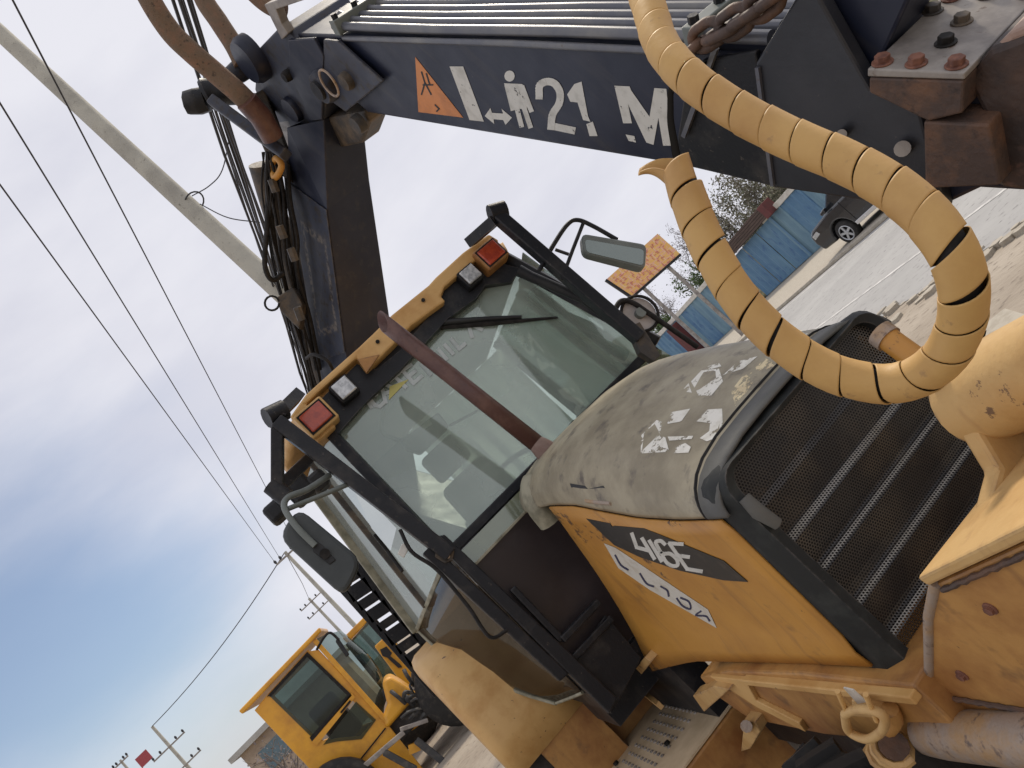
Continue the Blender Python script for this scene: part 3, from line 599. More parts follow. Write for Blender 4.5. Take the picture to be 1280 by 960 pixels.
# pillars and bars
def prt_bar(a, b, w, h, name='pillar', m='black', parent=cabf, up=(0,0,1), bev=.006): 
    x = MB(); x.bar(a, b, w, h, up); return part(x, name, m, parent, bevel=bev)
prt_bar(TL+V((-.025,0,.06)), BL_+V((-.03,0,0)), .05, .07); prt_bar(TR+V((.025,0,.06)), BR_+V((.03,0,0)), .05, .07)
prt_bar(BL_, BR_, .045, .05, 'sill_bar', up=(0,-1,0)); prt_bar(TL+V((0,0,.06)), TR+V((0,0,.05)), .05, .12, 'header', up=(0,0,1))
# low strip of glass and dark front wall
lw = MB(); lw.slab([(0.445,CF+.06,1.752),(1.80,CF+.06,1.752),(1.80,CF+.02,1.672),(0.445,CF+.02,1.672)], (0,.005,0)); part(lw, 'lower_window', 'glass_low')
fw_ = MB(); fw_.slab([(0.43,CF+.02,1.668),(1.78,CF+.02,1.668),(1.76,CF+.06,0.95),(0.43,CF+.06,1.0)], (0,.03,0)); fwall = part(fw_, 'front_wall', mat('dark_brown_black_panel', (0.028,0.021,0.022), 0.35, 0, (0.055,0.042,0.042), 3, 0.4, 0.7))
prt_bar((0.43,CF-.01,1.67),(0.80,CF-.01,1.672),.02,.012,'trim_strip','hood_lip',fwall,bev=.002)
prt_bar(atY(748,752,CF-.02), atY(702,800,CF-.02), .05, .03, 'step_bracket', 'black', fwall)
prt_bar(atY(702,800,CF-.02), atY(640,735,CF-.02), .035, .03, 'step_bracket', 'black', fwall)
prt_bar(atY(765,772,CF-.02), atY(715,825,CF-.02), .02, .03, 'step_bracket', 'black', fwall)
b1 = MB(); b1.slab([atY(x,y,CF-.01) for x,y in [(757,768),(802,822),(765,893),(716,830)]], (0,.02,0)); part(b1, 'kick_panel', 'black', fwall, bevel=.004)
# sides: front pillar F, middle pillar S, rear pillar Rr (the plan widens towards the back)
for sgn in (-1, 1):
    def X(x): return x if sgn < 0 else 2*MC-x+0.05
    f_t, f_b, f_f = V((X(.445),3.50,2.60)), V((X(.42),3.36,1.78)), V((X(.41),3.30,0.98))
    s_t, s_b, s_f = V((X(.27),4.25,2.63)), V((X(.15),4.35,1.64)), V((X(.19),4.30,0.98))
    r_t, r_b = V((X(.33),5.0,2.63)), V((X(.25),5.0,1.60))
    door = MB(); door.slab([f_t, s_t, s_b, f_b], (-sgn*.006,0,0)); dr = part(door, 'side_window', 'glass_side')
    if sgn < 0: DR = dr
    rwn = MB(); rwn.slab([s_t, r_t, r_b, s_b], (-sgn*.006,0,0)); part(rwn, 'side_window', 'glass_side')
    prt_bar(s_t, s_b, .075, .06, 'door_pillar', 'hood_lip', cabf, up=(1,0,0)); prt_bar(r_t, r_b, .08, .07, 'pillar'); prt_bar(r_b, V((r_b.x, r_b.y, .98)), .08, .07, 'pillar')
    m1, m2 = f_t.lerp(s_t, .62), f_b.lerp(s_b, .62)
    prt_bar(m1, m2, .03, .045, 'door_frame', 'dirtsteel', cabf, up=(1,0,0))
    prt_bar(f_b, s_b, .03, .025, 'door_sill', 'hood_lip', cabf)
    # lower door pane, curving in to the floor
    rows = []
    for i in range(9):
        v = i/8; zz = 1.76+(0.99-1.76)*v
        row = []
        for k in range(9):
            u = k/8; xa = .415; xb = .155+.18*v**2.2; yb = 4.32-(.72)*v**1.6
            p = V((X(xa+(xb-xa)*(u**.9)), 3.33+(yb-3.33)*u, zz-(.12)*u*(1-v))); row.append(p)
        rows.append(row)
    ld = part(MB().grid(rows), 'lower_door_pane', 'glass_brown', smooth=True, solid=.005)
    eb = MB(); eb.tube([r[-1] for r in rows], .012, 6); eb.tube(rows[-1], .008, 6); part(eb, 'pane_trim', 'hood_lip', ld, smooth=True)
tr_ = MB(); tr_.bar(rows[-1][0]+V((0,-.01,0)), rows[-1][-1]+V((0,-.01,0)), .02, .012); 
# roof and front visor
rf = MB()
rows = []
for y, zz, xa, xb in ((3.47,2.705,0.43,1.69),(3.60,2.745,0.33,1.80),(4.2,2.80,0.24,1.95),(4.9,2.79,0.24,1.95),(5.1,2.74,0.28,1.91)):
    rows.append([(xa+(xb-xa)*t, y, zz-0.03*(2*t-1)**6) for t in (0,.03,.1,.3,.5,.7,.9,.97,1)])
roof = part(MB().grid(rows), 'roof', 'visor', smooth=True, solid=0.05)
hdl = MB(); hdl.box((0.40,3.52,2.57),(1.74,4.95,2.66)); part(hdl, 'head_lining', 'black', roof)
# visor: front fascia drawn as an outline, 0.16 m deep
VY = 3.40
def vis(x, y): return atY(x, y, VY)
bm_ = MB(); bm_.slab([vis(x,y) for x,y in [(362,521),(382,493),(423,456),(448,434),(467,416),(490,393),(536,356),(545,346),(579,315),(611,292),(624,300),(598,322),(556,358),(551,370),(557,376),(515,406),(492,430),(458,464),(446,447),(398,490),(382,505),(420,532),(398,552),(385,546)]], (0,0.14,0.0)); visor = part(bm_, 'visor', 'visor', roof, bevel=.010)
bb = MB(); bb.slab([atY(x,y,VY+.05) for x,y in [(385,515),(446,455),(470,462),(500,438),(545,384),(548,364),(598,322),(650,335),(640,352),(607,356),(596,372),(560,398),(500,462),(455,505),(420,545)]], (0,0.05,0)); part(bb, 'visor_backing', 'black', roof)
am = MB(); am.slab([atY(x,y,VY-.012) for x,y in [(447,449),(474,443),(458,466)]], (0,.02,0)); part(am, 'amber_marker', 'yellow_b', roof)
for x, y in ((472,427),(529,375)):
    hh = MB(); hh.cyl(atY(x,y,VY-.010), atY(x,y,VY+.02), .010, 10); part(hh, 'screw', 'hose', roof)
# turn signals in square housings
def lamp_box(cx, cy, w, h, name, lens, house, y, depth, inset=.012):
    c = atY(cx, cy, y)
    a = MB(); a.box((c.x-w/2, y, c.z-h/2),(c.x+w/2, y+depth, c.z+h/2)); ho = part(a, name, house, roof, bevel=.01)
    b = MB(); b.box((c.x-w/2+inset, y-.012, c.z-h/2+inset),(c.x+w/2-inset, y+.01, c.z+h/2-inset)); part(b, 'lens', lens, roof, bevel=.006)
    g_ = MB(); g_.box((c.x-w/2+inset*.6, y-.004, c.z-h/2+inset*.6),(c.x+w/2-inset*.6, y+.01, c.z+h/2-inset*.6)); part(g_, 'lamp_gasket', 'hose', roof)
lamp_box(395,521,.155,.135,'turn_signal','signal','visor',VY-.035,.10,.02)
lamp_box(614,316,.145,.125,'turn_signal','signal','yellow_b',VY-.035,.10,.016)
lamp_box(430,485,.105,.105,'work_lamp','lampglass','black',VY-.01,.07,.010)
lamp_box(588,343,.105,.10,'work_lamp','lampglass','black',VY-.01,.07,.010)
# wiper
wp = MB(); wp.tube([wsp(530,407,.03), wsp(560,402,.03), wsp(615,398,.025), wsp(652,396,.02)], [.020,.016,.012,.009], 8); wiper = part(wp, 'wiper', 'black_p', ws, smooth=True)
w2 = MB(); w2.tube([wsp(536,410,.014), wsp(615,404,.014), wsp(697,397,.012)], [.013,.014,.006], 6); part(w2, 'wiper_blade', 'hose', ws)
# lettering along the top of the windscreen
gl = lambda x, y: wsp(x, y, .0032)
ge = WN*0.0004
LET = {'letter_c': [[(470,494),(465,488),(458,493),(469,507),(475,508),(481,502)]], 'letter_a': [[(482,503),(476,478),(496,487)],[(480,492),(490,489)]],
       'letter_t': [[(487,476),(500,465)],[(493,470),(507,484)]], 'letter_e': [[(514,456),(503,463),(517,479),(527,470)],[(510,471),(519,464)]],
       'letter_r': [[(455,493),(464,509)],[(455,493),(461,489)]],
       'letter_p': [[(528,456),(538,468)],[(528,456),(534,452)]], 'letter_i': [[(556,431),(566,442)],[(548,437),(558,449)]], 'letter_l': [[(564,424),(574,436),(581,430)]], 'letter_a2': [[(590,421),(585,404),(602,412)]]}
for k_, t in LET.items(): part(strokes(t, 4.6, gl, ge), 'letter', 'decal_glass', ws)
tri = MB(); tri.slab([wsp(*p, .0045) for p in [(487,483),(511,474),(486,500)]], ge); part(tri, 'triangle_decal', 'decal_yellow', ws)
# inside: seat, steering wheel, lever console, pale rear curtain
se = MB(); se.box((0.72,3.95,1.28),(1.22,4.42,1.42)); seat = part(se, 'driver_seat', 'seat', bevel=.05, seg=3)
s2 = MB(); s2.slab([(0.74,4.38,1.42),(1.20,4.38,1.42),(1.14,4.52,2.10),(0.80,4.52,2.10)], (0,.10,0)); part(s2, 'backrest', 'seat', seat, bevel=.04, seg=3)
s3 = MB(); s3.box((0.84,4.52,2.13),(1.10,4.62,2.32)); part(s3, 'headrest', 'seat', seat, bevel=.03, seg=3)
s4 = MB(); s4.box((0.85,4.05,0.98),(1.1,4.35,1.28)); part(s4, 'seat_base', 'black', seat)
sw = MB(); swc = atY(655,592,3.62); nn_ = V((0,-.55,.83)); e1 = V((1,0,0)); e2 = nn_.cross(e1)
sw.tube([swc+(e1*math.cos(a)+e2*math.sin(a))*.19 for a in [2*math.pi*i/28 for i in range(29)]], .014, 8); stw = part(sw, 'steering_wheel', 'hose', smooth=True)
s5 = MB(); s5.cyl(swc+e1*.18, swc-e1*.18, .011, 8); s5.cyl(swc, swc-nn_*.55, .03, 10); part(s5, 'steering_column', 'black', stw)
cu = MB(); rows = []
for i in range(40):
    x = 0.98+0.86*i/39; y = 4.90+.02*math.sin(i*1.1)
    rows.append([(x,y,1.62),(x,y+.01*math.sin(i),2.1),(x,y,2.56)])
part(cu.grid(rows), 'rear_curtain', 'curtain', smooth=True)
mo = MB(); mo.slab([atY(x,y,3.50) for x,y in [(500,551),(548,514),(562,532),(526,566),(508,560)]], (0,.07,0)); mon = part(mo, 'wiper_motor_cover', 'black_p', bevel=.012)
mo = MB(); mo.slab([atY(x,y,3.495) for x,y in [(527,532),(537,524),(540,530),(530,537)]], (0,.006,0)); part(mo, 'paper_label', 'sticker', mon)
mo = MB(); mo.tube([atY(562,532,3.52), atY(600,512,3.54)], .007, 6); mo.tube(catmull([atY(500,551,3.52),atY(478,540,3.53),atY(482,510,3.54),atY(505,488,3.55)],5), .012, 6); part(mo, 'cable', 'hose', mon, smooth=True)
cs = MB(); cs.box((1.40,3.8,0.98),(1.62,4.6,1.58)); part(cs, 'lever_console', 'black', bevel=.03)
for k in range(3):
    lv = MB(); lv.tube([(1.45+.06*k,3.95,1.55),(1.45+.06*k,3.9,1.78)], .008, 6); lv.cyl((1.45+.06*k,3.9,1.76),(1.45+.06*k,3.89,1.82),.02,10); part(lv, 'lever', 'hose')

# ---- exhaust stack
e0, e1_ = V((0.872,3.06,2.683)), V((0.955,3.00,1.735))
ex = MB(); dirv = (e1_-e0).normalized(); n = 24; 
us_ = dirv.cross(V((0,1,0))).normalized(); vs_ = us_.cross(dirv).normalized()
ring = lambda c, r, sl=0: [c+(us_*math.cos(2*math.pi*k/n)+vs_*math.sin(2*math.pi*k/n))*r + dirv*sl*(1-.8*math.cos(2*math.pi*k/n)-.6*math.sin(2*math.pi*k/n)) for k in range(n)]
ex.grid([ring(e0-dirv*.03, .033, .05), ring(e0+dirv*.15, .034), ring(e0.lerp(e1_,.5), .034), ring(e1_-dirv*.10, .035)], close=True)
exo = part(ex, 'exhaust_stack', 'rust', smooth=True, solid=.004)
ee = MB(); ee.tube([e1_-dirv*.10, e1_-dirv*.06, e1_-dirv*.0, e1_+dirv*.05], [.036,.046,.050,.050], 20); part(ee, 'exhaust_sleeve', mat('pale_rust_sleeve', (0.26,0.19,0.155), .75, 0, (0.17,0.10,0.08), 9, .4, .7, None, bump=.2), exo, smooth=True)

# ---- guard frame in front of the cab
GYY = 3.17
def gp(x, y, d=0): return atY(x, y, GYY+d)
gl_ = MB(); gl_.bar(gp(346,527), gp(563,694), .062, .062, up=(0,-1,0)); gleft = part(gl_, 'guard_post', 'black', bevel=.006)
for poly in ([(540,672),(556,668),(772,872),(762,893)], [(528,692),(540,680),(712,842),(700,852)]):
    q = MB(); q.slab([gp(x,y,.0) for x,y in poly], (0,.05,0)); part(q, 'guard_post_foot', 'black', gleft, bevel=.006)
q = MB(); q.slab([gp(x,y,-.012) for x,y in [(545,680),(556,676),(568,688),(566,700),(556,704),(544,696)]], (0,.03,0)); part(q, 'hinge_plate', 'dirtsteel', gleft, bevel=.004)
for x, y in ((550,688),(559,695)):
    q = MB(); q.cyl(gp(x,y,-.026), gp(x,y,-.01), .012, 8); part(q, 'bolt', 'bare', gleft)
q = MB(); q.cyl(gp(333,523,.0), gp(356,512,.03), .045, 12); q.bar(gp(346,520), gp(372,494,.15), .06,.05); part(q, 'top_joint', 'black', gleft, smooth=True)
q = MB(); q.bar(gp(347,534), gp(347,612,.05), .05, .05, up=(0,-1,0)); part(q, 'brace', 'black', gleft, bevel=.006)
q = MB(); q.bar(gp(347,612,.05), gp(386,574,.30), .05, .05); part(q, 'brace', 'black', gleft, bevel=.006)
q = MB(); q.cyl(gp(338,606,.05), gp(358,622,.05), .04, 10); part(q, 'brace_joint', 'black', gleft, smooth=True)
gr_ = MB(); gr_.bar(gp(622,270), gp(800,424), .062, .062, up=(0,-1,0)); gright = part(gr_, 'guard_post', 'black', bevel=.006)
q = MB(); q.cyl(gp(612,268), gp(632,262), .045, 12); q.bar(gp(620,274), gp(588,302,.18), .06, .05); part(q, 'top_joint', 'black', gright, smooth=True)
q = MB(); q.slab([gp(x,y,-.01) for x,y in [(786,408),(800,402),(826,444),(818,452),(800,440)]], (0,.05,0)); part(q, 'hinge_plate', 'dirtsteel', gright, bevel=.004)
# rail beside the right guard post
q = MB(); q.tube([gp(648,338,.12), gp(664,346,.12), gp(730,374,.1), gp(792,420,.1)], [.03,.026,.024,.03], 10); part(q, 'wiper_rail', 'black_p', gright, smooth=True)
# right mirror on a looped tube
mr_ = MB(); mr_.tube(catmull([gp(674,338),gp(692,306),gp(709,281),gp(722,275),gp(742,283),gp(772,300)], 6), .011, 8); mr_.tube([gp(702,350),gp(716,312),gp(729,279)], .009, 8); mr_.tube([gp(694,312),gp(711,318)], .008, 6)
mra = part(mr_, 'mirror_arm', 'black', smooth=True)
def rounded_slab(corners, r_, ext, k=4):
    P = [V(c) for c in corners]; out = []
    for i, c in enumerate(P):
        a, b = P[i-1], P[(i+1) % len(P)]; p0 = c+(a-c).normalized()*r_; p1 = c+(b-c).normalized()*r_
        for j in range(k+1):
            t = j/k; out.append(p0*(1-t)**2+c*2*t*(1-t)+p1*t*t)
    m = MB(); m.slab(out, ext); return m
part(rounded_slab([gp(727,291,-.02),gp(809,305,-.02),gp(807,336,-.02),gp(730,316,-.02)], .032, (0,.06,0)), 'mirror_housing', 'mirror_back', mra, bevel=.01)
part(rounded_slab([gp(731,299,-.023),gp(805,312,-.023),gp(804,332,-.023),gp(733,315,-.023)], .02, (0,.004,0)), 'mirror_glass', 'mirror_glass', mra)
# round disc mirror with a ring arm
rm = MB(); c_ = gp(799,393,.02); rm.cyl(c_, c_+V((0,.03,0)), .085, 28); dm = part(rm, 'round_mirror', 'disc', smooth=True)
q = MB(); q.tube([c_+V((math.cos(a)*.09,-.01,math.sin(a)*.09)) for a in [2*math.pi*i/30 for i in range(31)]], .008, 8); part(q, 'mirror_ring', 'hose', dm, smooth=True)
q = MB(); q.tube(catmull([gp(768,388),gp(777,376),gp(792,379),gp(810,391),gp(845,415),gp(872,434)], 5), .013, 8); part(q, 'mirror_arm', 'hose', dm, smooth=True)
q = MB(); q.cyl(c_+V((0,-.03,0)), c_, .025, 12); part(q, 'mirror_boss', 'mirror_back', dm)
# left mirror seen from behind
LMY = 3.05
lm = part(rounded_slab([atY(372,633,LMY),atY(453,700,LMY),atY(430,747,LMY),atY(347,671,LMY)], .055, (0,.07,0)), 'mirror_housing', mat('dark_slate_mirror_back', (0.035,0.043,0.045), .5, 0, (0.06,0.068,0.068), 5, .4, .7), bevel=.015)
q = MB(); q.tube(catmull([atY(394,682,LMY-.02),atY(372,660,LMY-.02),atY(356,636,LMY),atY(360,622,LMY+.03),atY(384,612,LMY+.08),atY(412,594,LMY+.15)], 6), .013, 8); q.tube([atY(360,636,LMY),atY(400,620,LMY+.08),atY(436,605,LMY+.12)], .011, 8); part(q, 'mirror_arm', 'mirror_back', lm, smooth=True)
q = MB(); q.cyl(atY(406,692,LMY-.02), atY(406,692,LMY+.01), .02, 10); part(q, 'ball_joint', 'hose', lm)
q = MB(); q.slab([atY(x,y,LMY-.006) for x,y in [(385,668),(404,682),(420,700),(412,706),(392,690)]], (0,.01,0)); part(q, 'mirror_bracket', 'black_p', lm, bevel=.004)
# work lamps and camera pods beyond the mirror
for (x, y, s_) in ((345,640,.09),(375,612,.12),(398,602,.09)):
    c = atY(x, y, 3.6); q = MB(); q.box((c.x-s_/2,3.55,c.z-s_/2),(c.x+s_/2,3.68,c.z+s_/2)); part(q, 'side_lamp', 'black_p', bevel=.02)
# white latch on the door and door strap
q = MB(); q.slab([atY(x,y,3.15) for x,y in [(502,680),(509,677),(513,682),(505,697),(497,692)]], (0,.02,0)); part(q, 'door_latch', 'white', DR, bevel=.003)
q = MB(); q.tube([atY(468,668,3.3), atY(484,688,3.3), atY(503,714,3.25)], .008, 6); part(q, 'grab_handle', 'hose', DR)
# cable along the guard
q = MB(); q.tube(catmull([gp(500,662,-.02),gp(515,690,-.03),gp(546,712,-.03),gp(585,758,-.03),gp(612,796,-.02),gp(634,788,-.02)], 6), .008, 6); part(q, 'cable', 'hose', gleft, smooth=True)
# perforated black mast beside the rear of the cab
pm = MB(); pa, pb = atY(424,706,5.4), atY(505,800,5.4)
dirp = (pb-pa); lat = V((1,0,.0)); wd = .16
pm.bar(pa+V((-.09,0,0)), pb+V((-.09,0,-.4)), .045, .05, up=(0,-1,0)); pm.bar(pa+V((.10,0,0)), pb+V((.10,0,-.4)), .12, .05, up=(0,-1,0))
pmo = part(pm, 'stabiliser_leg', 'black', bevel=.004)
for i in range(9):
    c = pa.lerp(pb+V((0,0,-.2)), (i+.3)/9); q = MB(); q.bar(c+V((-.08,0,.02)), c+V((.06,0,-.01)), (.085,.055,.10,.065)[i%4], .05, up=(0,-1,0)); part(q, 'rung', 'black', pmo)

# ---- rear fender, steps, wheels
def fender(sgn):
    rows = []
    prof = [(5.3,1.10),(5.2,1.38),(5.0,1.50),(4.6,1.55),(4.2,1.52),(3.98,1.42),(3.86,1.25),(3.80,1.05),(3.79,0.86)]
    for y, zz in prof:
        row = []
        for t, dz, dy in ((0,-.10,.06),(.015,-.05,.03),(.05,-.018,.01),(.12,-.004,0),(.4,0,0),(.7,0,0),(1,0,0)):
            x = 0.0+0.46*t; row.append((x if sgn < 0 else 2*MC-x, y+dy*(1 if y < 4.6 else -1), zz+dz*(1 if zz > 1.2 else .3)))
        rows.append(row)
    return part(MB().grid(rows), 'fender', 'visor', smooth=True, solid=.012)
fender(-1); fender(1)
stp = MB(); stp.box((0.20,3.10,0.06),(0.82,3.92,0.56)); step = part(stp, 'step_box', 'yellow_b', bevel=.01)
q = MB(); q.box((0.21,3.105,0.564),(0.80,3.91,0.572)); part(q, 'tread_plate', mat('dusty_tread_plate', (0.58,0.45,0.29), .75, 0, (0.44,0.33,0.20), 6, .4, .65), step)
q = MB(); q.box((0.70,3.12,0.30),(0.82,4.6,0.84)); part(q, 'under_cab_dark_panel', 'black', chassis)  # black panel added to darken the space under the cab
q = MB(); q.box((0.16,3.93,0.50),(0.72,3.97,0.99)); part(q, 'back_plate', 'yellow_b', chassis)
q = MB(); q.box((0.44,3.42,0.76),(0.70,4.4,0.90)); part(q, 'cab_mount', 'black', chassis)
q = MB()
for i in range(12):
    for j in range(9):
        c = V((0.245+.045*i, 3.36+.045*j, .572)); q.cyl(c, c+V((0,0,.006)), .009, 6)
o = part(q, 'tread_studs', 'plate', step); o['kind'] = 'stuff'
for x, y in ((742,960),(771,955),(835,930),(843,880)):
    p = atZ(x, y, .575); q = MB(); q.cyl(p, p+V((0,0,.012)), .014, 6); part(q, 'bolt', 'hose', step)
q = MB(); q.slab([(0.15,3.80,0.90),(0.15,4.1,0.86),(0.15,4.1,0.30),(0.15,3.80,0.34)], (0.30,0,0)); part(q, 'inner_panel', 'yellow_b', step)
# brackets where the hood side panel meets the chassis
for poly in ([(778,850),(806,822),(814,828),(790,858)], [(866,870),(892,858),(912,862),(880,890)], [(930,900),(944,903),(950,915),(938,936),(926,940)]):
    q = MB(); q.slab([atX(x,y,.66) for x,y in poly], (.05,0,0)); part(q, 'bracket', 'yellow_d', chassis, bevel=.003)
for a, b in (((800,862),(825,882)), ((776,884),(790,895))):
    q = MB(); q.bar(atX(*a,.66), atX(*b,.60), .02, .03); part(q, 'bracket', 'yellow_d', chassis)
q = MB(); q.cyl(atX(933,908,.63), atX(933,908,.70), .02, 10); part(q, 'pin', 'bare', chassis)
def wheel(xc, yc, r, w, name='wheel'):
    t = MB(); prof = [(-w/2,r*.62),(-w/2,r*.90),(-w*.42,r*.97),(0,r),(w*.42,r*.97),(w/2,r*.90),(w/2,r*.62)]; k = 36
    t.grid([[(xc+px, yc+pr*math.cos(2*math.pi*i/k), r+pr*math.sin(2*math.pi*i/k)) for i in range(k)] for px, pr in prof], close=True)
    ty = part(t, name, 'tyre', smooth=True)
    l = MB()
    for i in range(22):
        a = 2*math.pi*i/22
        for s_ in (-1, 1):
            a2 = a+s_*.07; l.bar((xc+s_*w*.06, yc+r*1.01*math.cos(a2), r+r*1.01*math.sin(a2)), (xc+s_*w*.48, yc+r*.97*math.cos(a2+.16), r+r*.97*math.sin(a2+.16)), .04, .035, up=(0,math.cos(a),math.sin(a)))
    part(l, 'tread_lugs', 'tyre', ty)
    d = MB(); d.cyl((xc-w*.3,yc,r),(xc+w*.3,yc,r), r*.62, 24); part(d, 'rim', 'visor', ty)
for s_ in (-1, 1):
    wheel(MC+s_*0.86, 4.55, 0.72, 0.42); wheel(MC+s_*0.60, 2.02, 0.36, 0.24)

# ---- boom rising behind the cab (tapered box beam)
Bm = [atD(404,150,4.72), atD(409,262,5.0), atD(432,440,5.45), atD(462,640,5.95)]
Br_ = [atD(452,130,4.9), atD(462,225,5.2), atD(487,395,5.65), atD(525,610,6.15)]
Bl = [atD(358,160,4.95), atD(362,228,5.25), atD(398,452,5.75), atD(430,660,6.25)]
bo = MB(); bo.grid([[m_, r__, r__+l_-m_, l_] for m_, r__, l_ in zip(Bm, Br_, Bl)], close=True)
boom = part(bo, 'boom', 'navy', bevel=.01)
# lit left face of the boom: its light put in as a paler sheet
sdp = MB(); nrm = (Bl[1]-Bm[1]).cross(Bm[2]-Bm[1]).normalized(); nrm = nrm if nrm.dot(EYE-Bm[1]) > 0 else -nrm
sdp.slab([Bl[1]+nrm*.004, Bm[1]+nrm*.004, Bm[2]+nrm*.004, Bl[2]+nrm*.004], nrm*.006); part(sdp, 'lit_side_sheet', 'navy_l', boom)
# swing post joining boom and machine
swp = MB(); swp.slab([(0.85,5.0,0.5),(1.35,5.0,0.5),(1.3,5.0,1.9),(0.9,5.0,1.9)], (0,.5,0)); part(swp, 'swing_post', 'navy', bevel=.02)
foot = (Bm[3]+Br_[3]+Bl[3])/3
bf = MB(); bf.bar(foot+V((0,0,.15)), (1.1,5.4,1.5), .5, .4); part(bf, 'boom_foot', 'navy', boom, bevel=.02)

# ---- dipper arm: comes down forward along the far side of the hood
AX, AW = 1.85, 0.36
def ap(x, y, off=0.0): return atX(x, y, AX-off)
arm = MB(); arm.slab([ap(352,42),ap(420,44),ap(840,62),ap(950,68),ap(1100,92),ap(1290,98),ap(1290,240),ap(1225,236),ap(1170,262),ap(1000,240),ap(840,205),ap(460,141)], (AW,0,0))
dip = part(arm, 'dipper_arm', 'navy', bevel=.012)
DIR = (ap(840,62)-ap(420,44)).normalized()                 # along the arm, downwards and forwards
NRM = DIR.cross(V((1,0,0))).normalized(); NRM = NRM if NRM.z > 0 else -NRM
t0 = ap(420,44); LEN = (ap(905,66)-t0).length
# hydraulic tubes along the top
for i in range(6):
    x_ = AX+0.025+0.058*i; a = V((x_, t0.y, t0.z))+NRM*.035
    q = MB(); q.tube([a-DIR*.02+NRM*.03*(i%2), a+DIR*.10, a+DIR*LEN*.35-NRM*.004, a+DIR*LEN*.7+NRM*.003, a+DIR*(LEN+.15)], .0215, 12); part(q, 'hydraulic_tube', 'tube', dip, smooth=True)
def clamp(s):
    a = V((AX-.02, t0.y, t0.z))+DIR*s+NRM*.045
    q = MB(); q.bar(a, a+V((AW+.04,0,0)), .055, .075, up=NRM); c = part(q, 'tube_clamp', 'mirror_back', dip, bevel=.005)
    for x_ in (.03, .16, .30):
        q = MB(); q.cyl(a+V((x_,0,0))+NRM*.03, a+V((x_,0,0))+NRM*.062, .018, 6); part(q, 'bolt', 'black', dip)
clamp(0.06); clamp(LEN-.10)
# edge moulding below the tubes
q = MB(); q.tube([ap(430,48,.004)+NRM*.0, ap(640,54,.004), ap(838,64,.004)], .014, 8); part(q, 'edge_bead', 'tube', dip, smooth=True)
# painted warning: orange triangle, bar, arrow, walking man, 21 M
po = lambda x, y: ap(x, y, .0015)
PE = (-.0005,0,0)
q = MB(); q.slab([po(519,71),po(579,147),po(523,140)], PE); tri_ = part(q, 'warning_triangle', 'orange', dip)
pi_ = lambda x, y: ap(x, y, .0025)
part(strokes([[(527,90),(531,103),(539,118)],[(533,92),(537,105)],[(529,106),(541,106)],[(531,104),(527,118)],[(544,131),(549,136),(546,139)]], 1.8, pi_, PE), 'pictogram', 'ink', dip)['kind'] = 'stuff'
def painted(name, polys=(), lines=(), w=8):
    mb = strokes(lines, w, po, PE)
    for p in polys: mb.slab([po(*c) for c in p], PE)
    part(mb, name, 'white', dip)
painted('bar_mark', [[(562,83),(579,83),(605,152),(587,150)]])
painted('arrow_mark', [[(606,145),(613,135),(615,141),(629,142),(627,136),(640,147),(632,156),(629,150),(617,149),(618,155)]])
hx, hy = 637, 95
def smooth2(pts, k=5): return [(p.x, p.y) for p in catmull([(x,y,0) for x,y in pts], k)]
painted('walking_man', [[(hx+6.5*math.cos(a), hy+7*math.sin(a)) for a in [i*.5236 for i in range(12)]],
        [(630,104),(653,105),(658,121),(659,137),(642,135),(637,121)]], [[(634,108),(641,136)],[(653,109),(664,138)],[(646,134),(652,157)],[(655,134),(663,158)]], 6)
painted('digit', lines=[smooth2([(674,121),(675,107),(684,102),(694,105),(700,116),(699,129),(691,143),(689,159)]), [(688,157),(716,163)]], w=9)
painted('digit', polys=[[(709,118),(718,105),(727,102),(735,145),(738,152),(729,150),(722,128),(713,127)],[(733,155),(741,152),(747,170),(737,170)]])
painted('letter', polys=[[(768,107),(787,108),(789,113),(812,146),(818,110),(833,111),(840,182),(829,182),(823,147),(817,181),(808,178),(785,130),(790,154),(779,154)],[(782,168),(793,170),(795,178),(786,176)]])
# reinforcing plates near the lower end
q = MB(); q.slab([ap(x,y,.016) for x,y in [(858,98),(878,76),(945,64),(964,233),(842,204)]], (.02,0,0)); part(q, 'side_bracket', 'black', dip, bevel=.006)
q = MB(); q.slab([ap(x,y,.045) for x,y in [(944,80),(1000,-12),(1020,-8),(1088,112),(1150,140),(1182,266),(964,234)]], (.05,0,0)); part(q, 'side_bracket', mat('navy_black_plate', (0.016,0.018,0.024), .4, 0, (0.035,0.036,0.042), 3, .4, .75, (0.10,0.08,0.07), 40, .69, .76, .08, 40), dip, bevel=.008)
q = MB(); q.slab([ap(x,y,-.02) for x,y in [(985,60),(1000,-14),(1100,-40),(1150,-30),(1092,96)]], (.2,0,0)); part(q, 'end_hood', 'navy', dip, bevel=.01)
q = MB(); q.bar(ap(947,84,.05), ap(966,232,.05), .012, .012, up=(1,0,0)); part(q, 'weld_bead', 'tube', dip)
for x, y, r_ in ((1128,186,.021),(1052,168,.014)):
    q = MB(); q.cyl(ap(x,y,.075), ap(x,y,.03), r_, 14); part(q, 'pin_end', 'plate', dip, smooth=True)
q = MB(); q.bar(ap(855,170,.03), ap(895,60,.03), .016, .016, up=(1,0,0)); part(q, 'rod', 'tube', dip)
